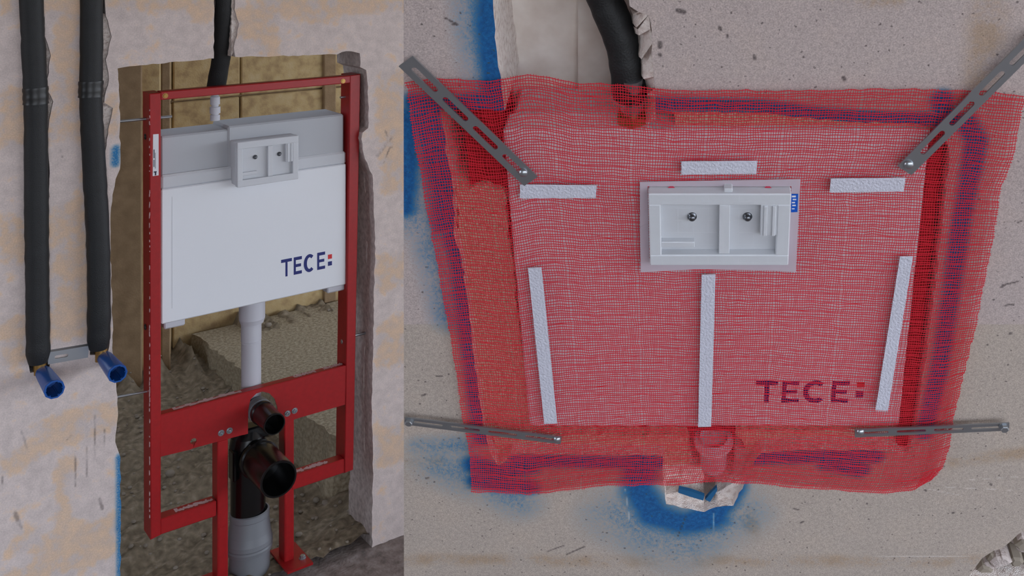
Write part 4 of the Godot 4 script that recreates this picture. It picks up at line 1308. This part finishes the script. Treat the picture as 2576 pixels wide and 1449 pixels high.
func build_mesh() -> void:
	side = RIGHT
	var top := poly([-0.3053, 0.266, -0.2758, 0.2727, -0.2512, 0.2708, -0.2207, 0.2664, -0.2018, 0.2708, -0.1892, 0.2751, -0.1726, 0.2765, -0.1563, 0.2736, -0.13, 0.266, -0.0579, 0.2602, -0.0248, 0.2573, 0.058, 0.2563, 0.12, 0.2582, 0.2028, 0.2578, 0.2733, 0.2563, 0.3067, 0.2539, 0.3413, 0.249])
	var bottom := poly([-0.2903, -0.3412, -0.2582, -0.3441, -0.2181, -0.3506, -0.172, -0.3412, -0.116, -0.3319, -0.0604, -0.3276, 0, -0.3261, 0.0705, -0.3276, 0.1465, -0.3369, 0.1973, -0.342, 0.2429, -0.3427, 0.2727, -0.3369, 0.294, -0.3204])
	var left := poly([-0.3053, 0.266, -0.3047, 0.2348, -0.3032, 0.1641, -0.2995, 0.0842, -0.2966, 0.0169, -0.2943, -0.0417, -0.2922, -0.0964, -0.2903, -0.1468, -0.2907, -0.1922, -0.2882, -0.239, -0.2869, -0.2802, -0.2903, -0.3412])
	var right := poly([0.3413, 0.249, 0.3362, 0.1745, 0.3276, 0.1274, 0.3286, 0.0842, 0.325, 0.0054, 0.3208, -0.0841, 0.3148, -0.1532, 0.3097, -0.2595, 0.3054, -0.2977, 0.294, -0.3204])
	var nu := 236
	var nv := 176
	var cu := []   # boundary points for every thread, and for the steps between
	var steps := 60
	var n := noise(7.0, 51, 3)
	var n2 := noise(22.0, 52, 2)
	var c00 := top[0]
	var c10 := top[-1]
	var c01 := bottom[0]
	var c11 := bottom[-1]
	var tp := PackedVector2Array()
	var bp := PackedVector2Array()
	var lp := PackedVector2Array()
	var rp := PackedVector2Array()
	var fine := 480
	for k in fine + 1:
		var t := float(k) / fine
		tp.append(along(top, t))
		bp.append(along(bottom, t))
		lp.append(along(left, t))
		rp.append(along(right, t))
	var at := func(u: float, v: float) -> Vector3:
		var ui := clampi(int(round(u * fine)), 0, fine)
		var vi := clampi(int(round(v * fine)), 0, fine)
		var a := tp[ui].lerp(bp[ui], v) + lp[vi].lerp(rp[vi], u)
		var p := a - c00.lerp(c10, u).lerp(c01.lerp(c11, u), v)
		p += Vector2(n2.get_noise_2d(u * 2.0, v * 2.0 + 7.0), n2.get_noise_2d(u * 2.0 + 9.0, v * 2.0)) * 0.0016
		var rim := 1.0 - minf(minf(u, 1.0 - u), minf(v, 1.0 - v)) / 0.10
		var z := 0.0045 + n.get_noise_2d(p.x, p.y) * 0.0022 + maxf(rim, 0.0) * (0.002 + 0.004 * n.get_noise_2d(p.x * 1.6 + 3.0, p.y * 1.6))
		return Vector3(p.x, p.y, maxf(z, 0.0016))
	var hole := Rect2(-0.0582, 0.0183, 0.1646, 0.1094)
	off = Vector3(0.0, -0.34, 0.0)
	var st := new_st()
	var thread := func(points: Array, w: float, t: float) -> void:
		var prev := []
		for i in points.size():
			var d: Vector3 = (points[mini(i + 1, points.size() - 1)] - points[maxi(i - 1, 0)]).normalized()
			var s := Vector3(-d.y, d.x, 0).normalized() * w * 0.5
			var p: Vector3 = points[i]
			var ring := [p - s, p - s * 0.5 + Vector3(0, 0, t), p + s * 0.5 + Vector3(0, 0, t), p + s]
			if i > 0 and not (hole.has_point(Vector2(p.x, p.y)) and hole.has_point(Vector2(points[i - 1].x, points[i - 1].y))):
				quad(st, prev[0], prev[1], ring[1], ring[0])
				quad(st, prev[1], prev[2], ring[2], ring[1])
				quad(st, prev[2], prev[3], ring[3], ring[2])
			prev = ring
	for i in nu:
		var u := (i + 0.3) / nu
		var pts := []
		for k in steps + 1:
			pts.append(at.call(u, float(k) / steps))
		thread.call(pts, 0.00070, 0.0004)
	for j in nv:
		var v := (j + 0.3) / nv
		var pts := []
		for k in steps + 1:
			pts.append(at.call(float(k) / steps, v) + Vector3(0, 0, 0.0004))
		thread.call(pts, 0.00098, 0.0005)
	var o := part("reinforcing_mesh", st, M.mesh_red, self)
	o.name = numbered("reinforcing_mesh")
	o.transform = side * Transform3D(Basis(), off)
	o.set_meta("label", "red woven plaster reinforcing mesh draped over the opening in the sprayed wall")
	o.set_meta("category", "mesh")

func build_straps() -> void:
	side = RIGHT
	var list := [
		[Vector3(-0.3001, 0.2952, 0.012), Vector3(-0.1819, 0.1456, 0.012), 0.0195, "dark grey slotted metal strap running from the blue spray line onto the mesh", [Vector3(-0.189, 0.1575, 0.014)], 0.0050],
		[Vector3(0.345, 0.3276, 0.012), Vector3(0.2198, 0.1597, 0.012), 0.0195, "bright zinc slotted metal strap running diagonally onto the mesh", [Vector3(0.2235, 0.1679, 0.014)], 0.0055],
		[Vector3(-0.3583, -0.2094, 0.012), Vector3(-0.17, -0.2429, 0.012), 0.0120, "narrow slotted metal strap beside the long tape strip and the blue smear", [Vector3(-0.3523, -0.2084, 0.014), Vector3(-0.1745, -0.2393, 0.014)], 0.0045],
		[Vector3(0.3773, -0.2194, 0.012), Vector3(0.1898, -0.2308, 0.012), 0.0125, "narrow slotted metal strap with a big hex bolt below the lettering", [Vector3(0.3703, -0.2178, 0.014), Vector3(0.1962, -0.2271, 0.014)], 0.0050]]
	for q in list:
		var a: Vector3 = q[0]
		var b: Vector3 = q[1]
		var o := thing("metal_strap", q[3], "metal strap", Vector3(b.x, b.y, 0.012), "slotted straps holding the mesh")
		var st := new_st()
		slotted(st, a, b, q[2], 0.0018, 0.036, 0.0095, q[2] * 0.32, 0.010)
		part("bar", st, M.zinc, o)
		var k := 0
		for p in q[4]:
			st = new_st()
			var r: float = q[5]
			if q[4].size() == 2 and k == 0:
				hex_bolt(st, p, r * 1.05)
			else:
				lathe(st, p, Vector3(0, 0, 1), [0, r, 0.001, r, 0.0028, r * 0.75, 0.0038, r * 0.35, 0.004, 0], 16, true)
			part("bolt", st, M.zinc, o)
			k += 1
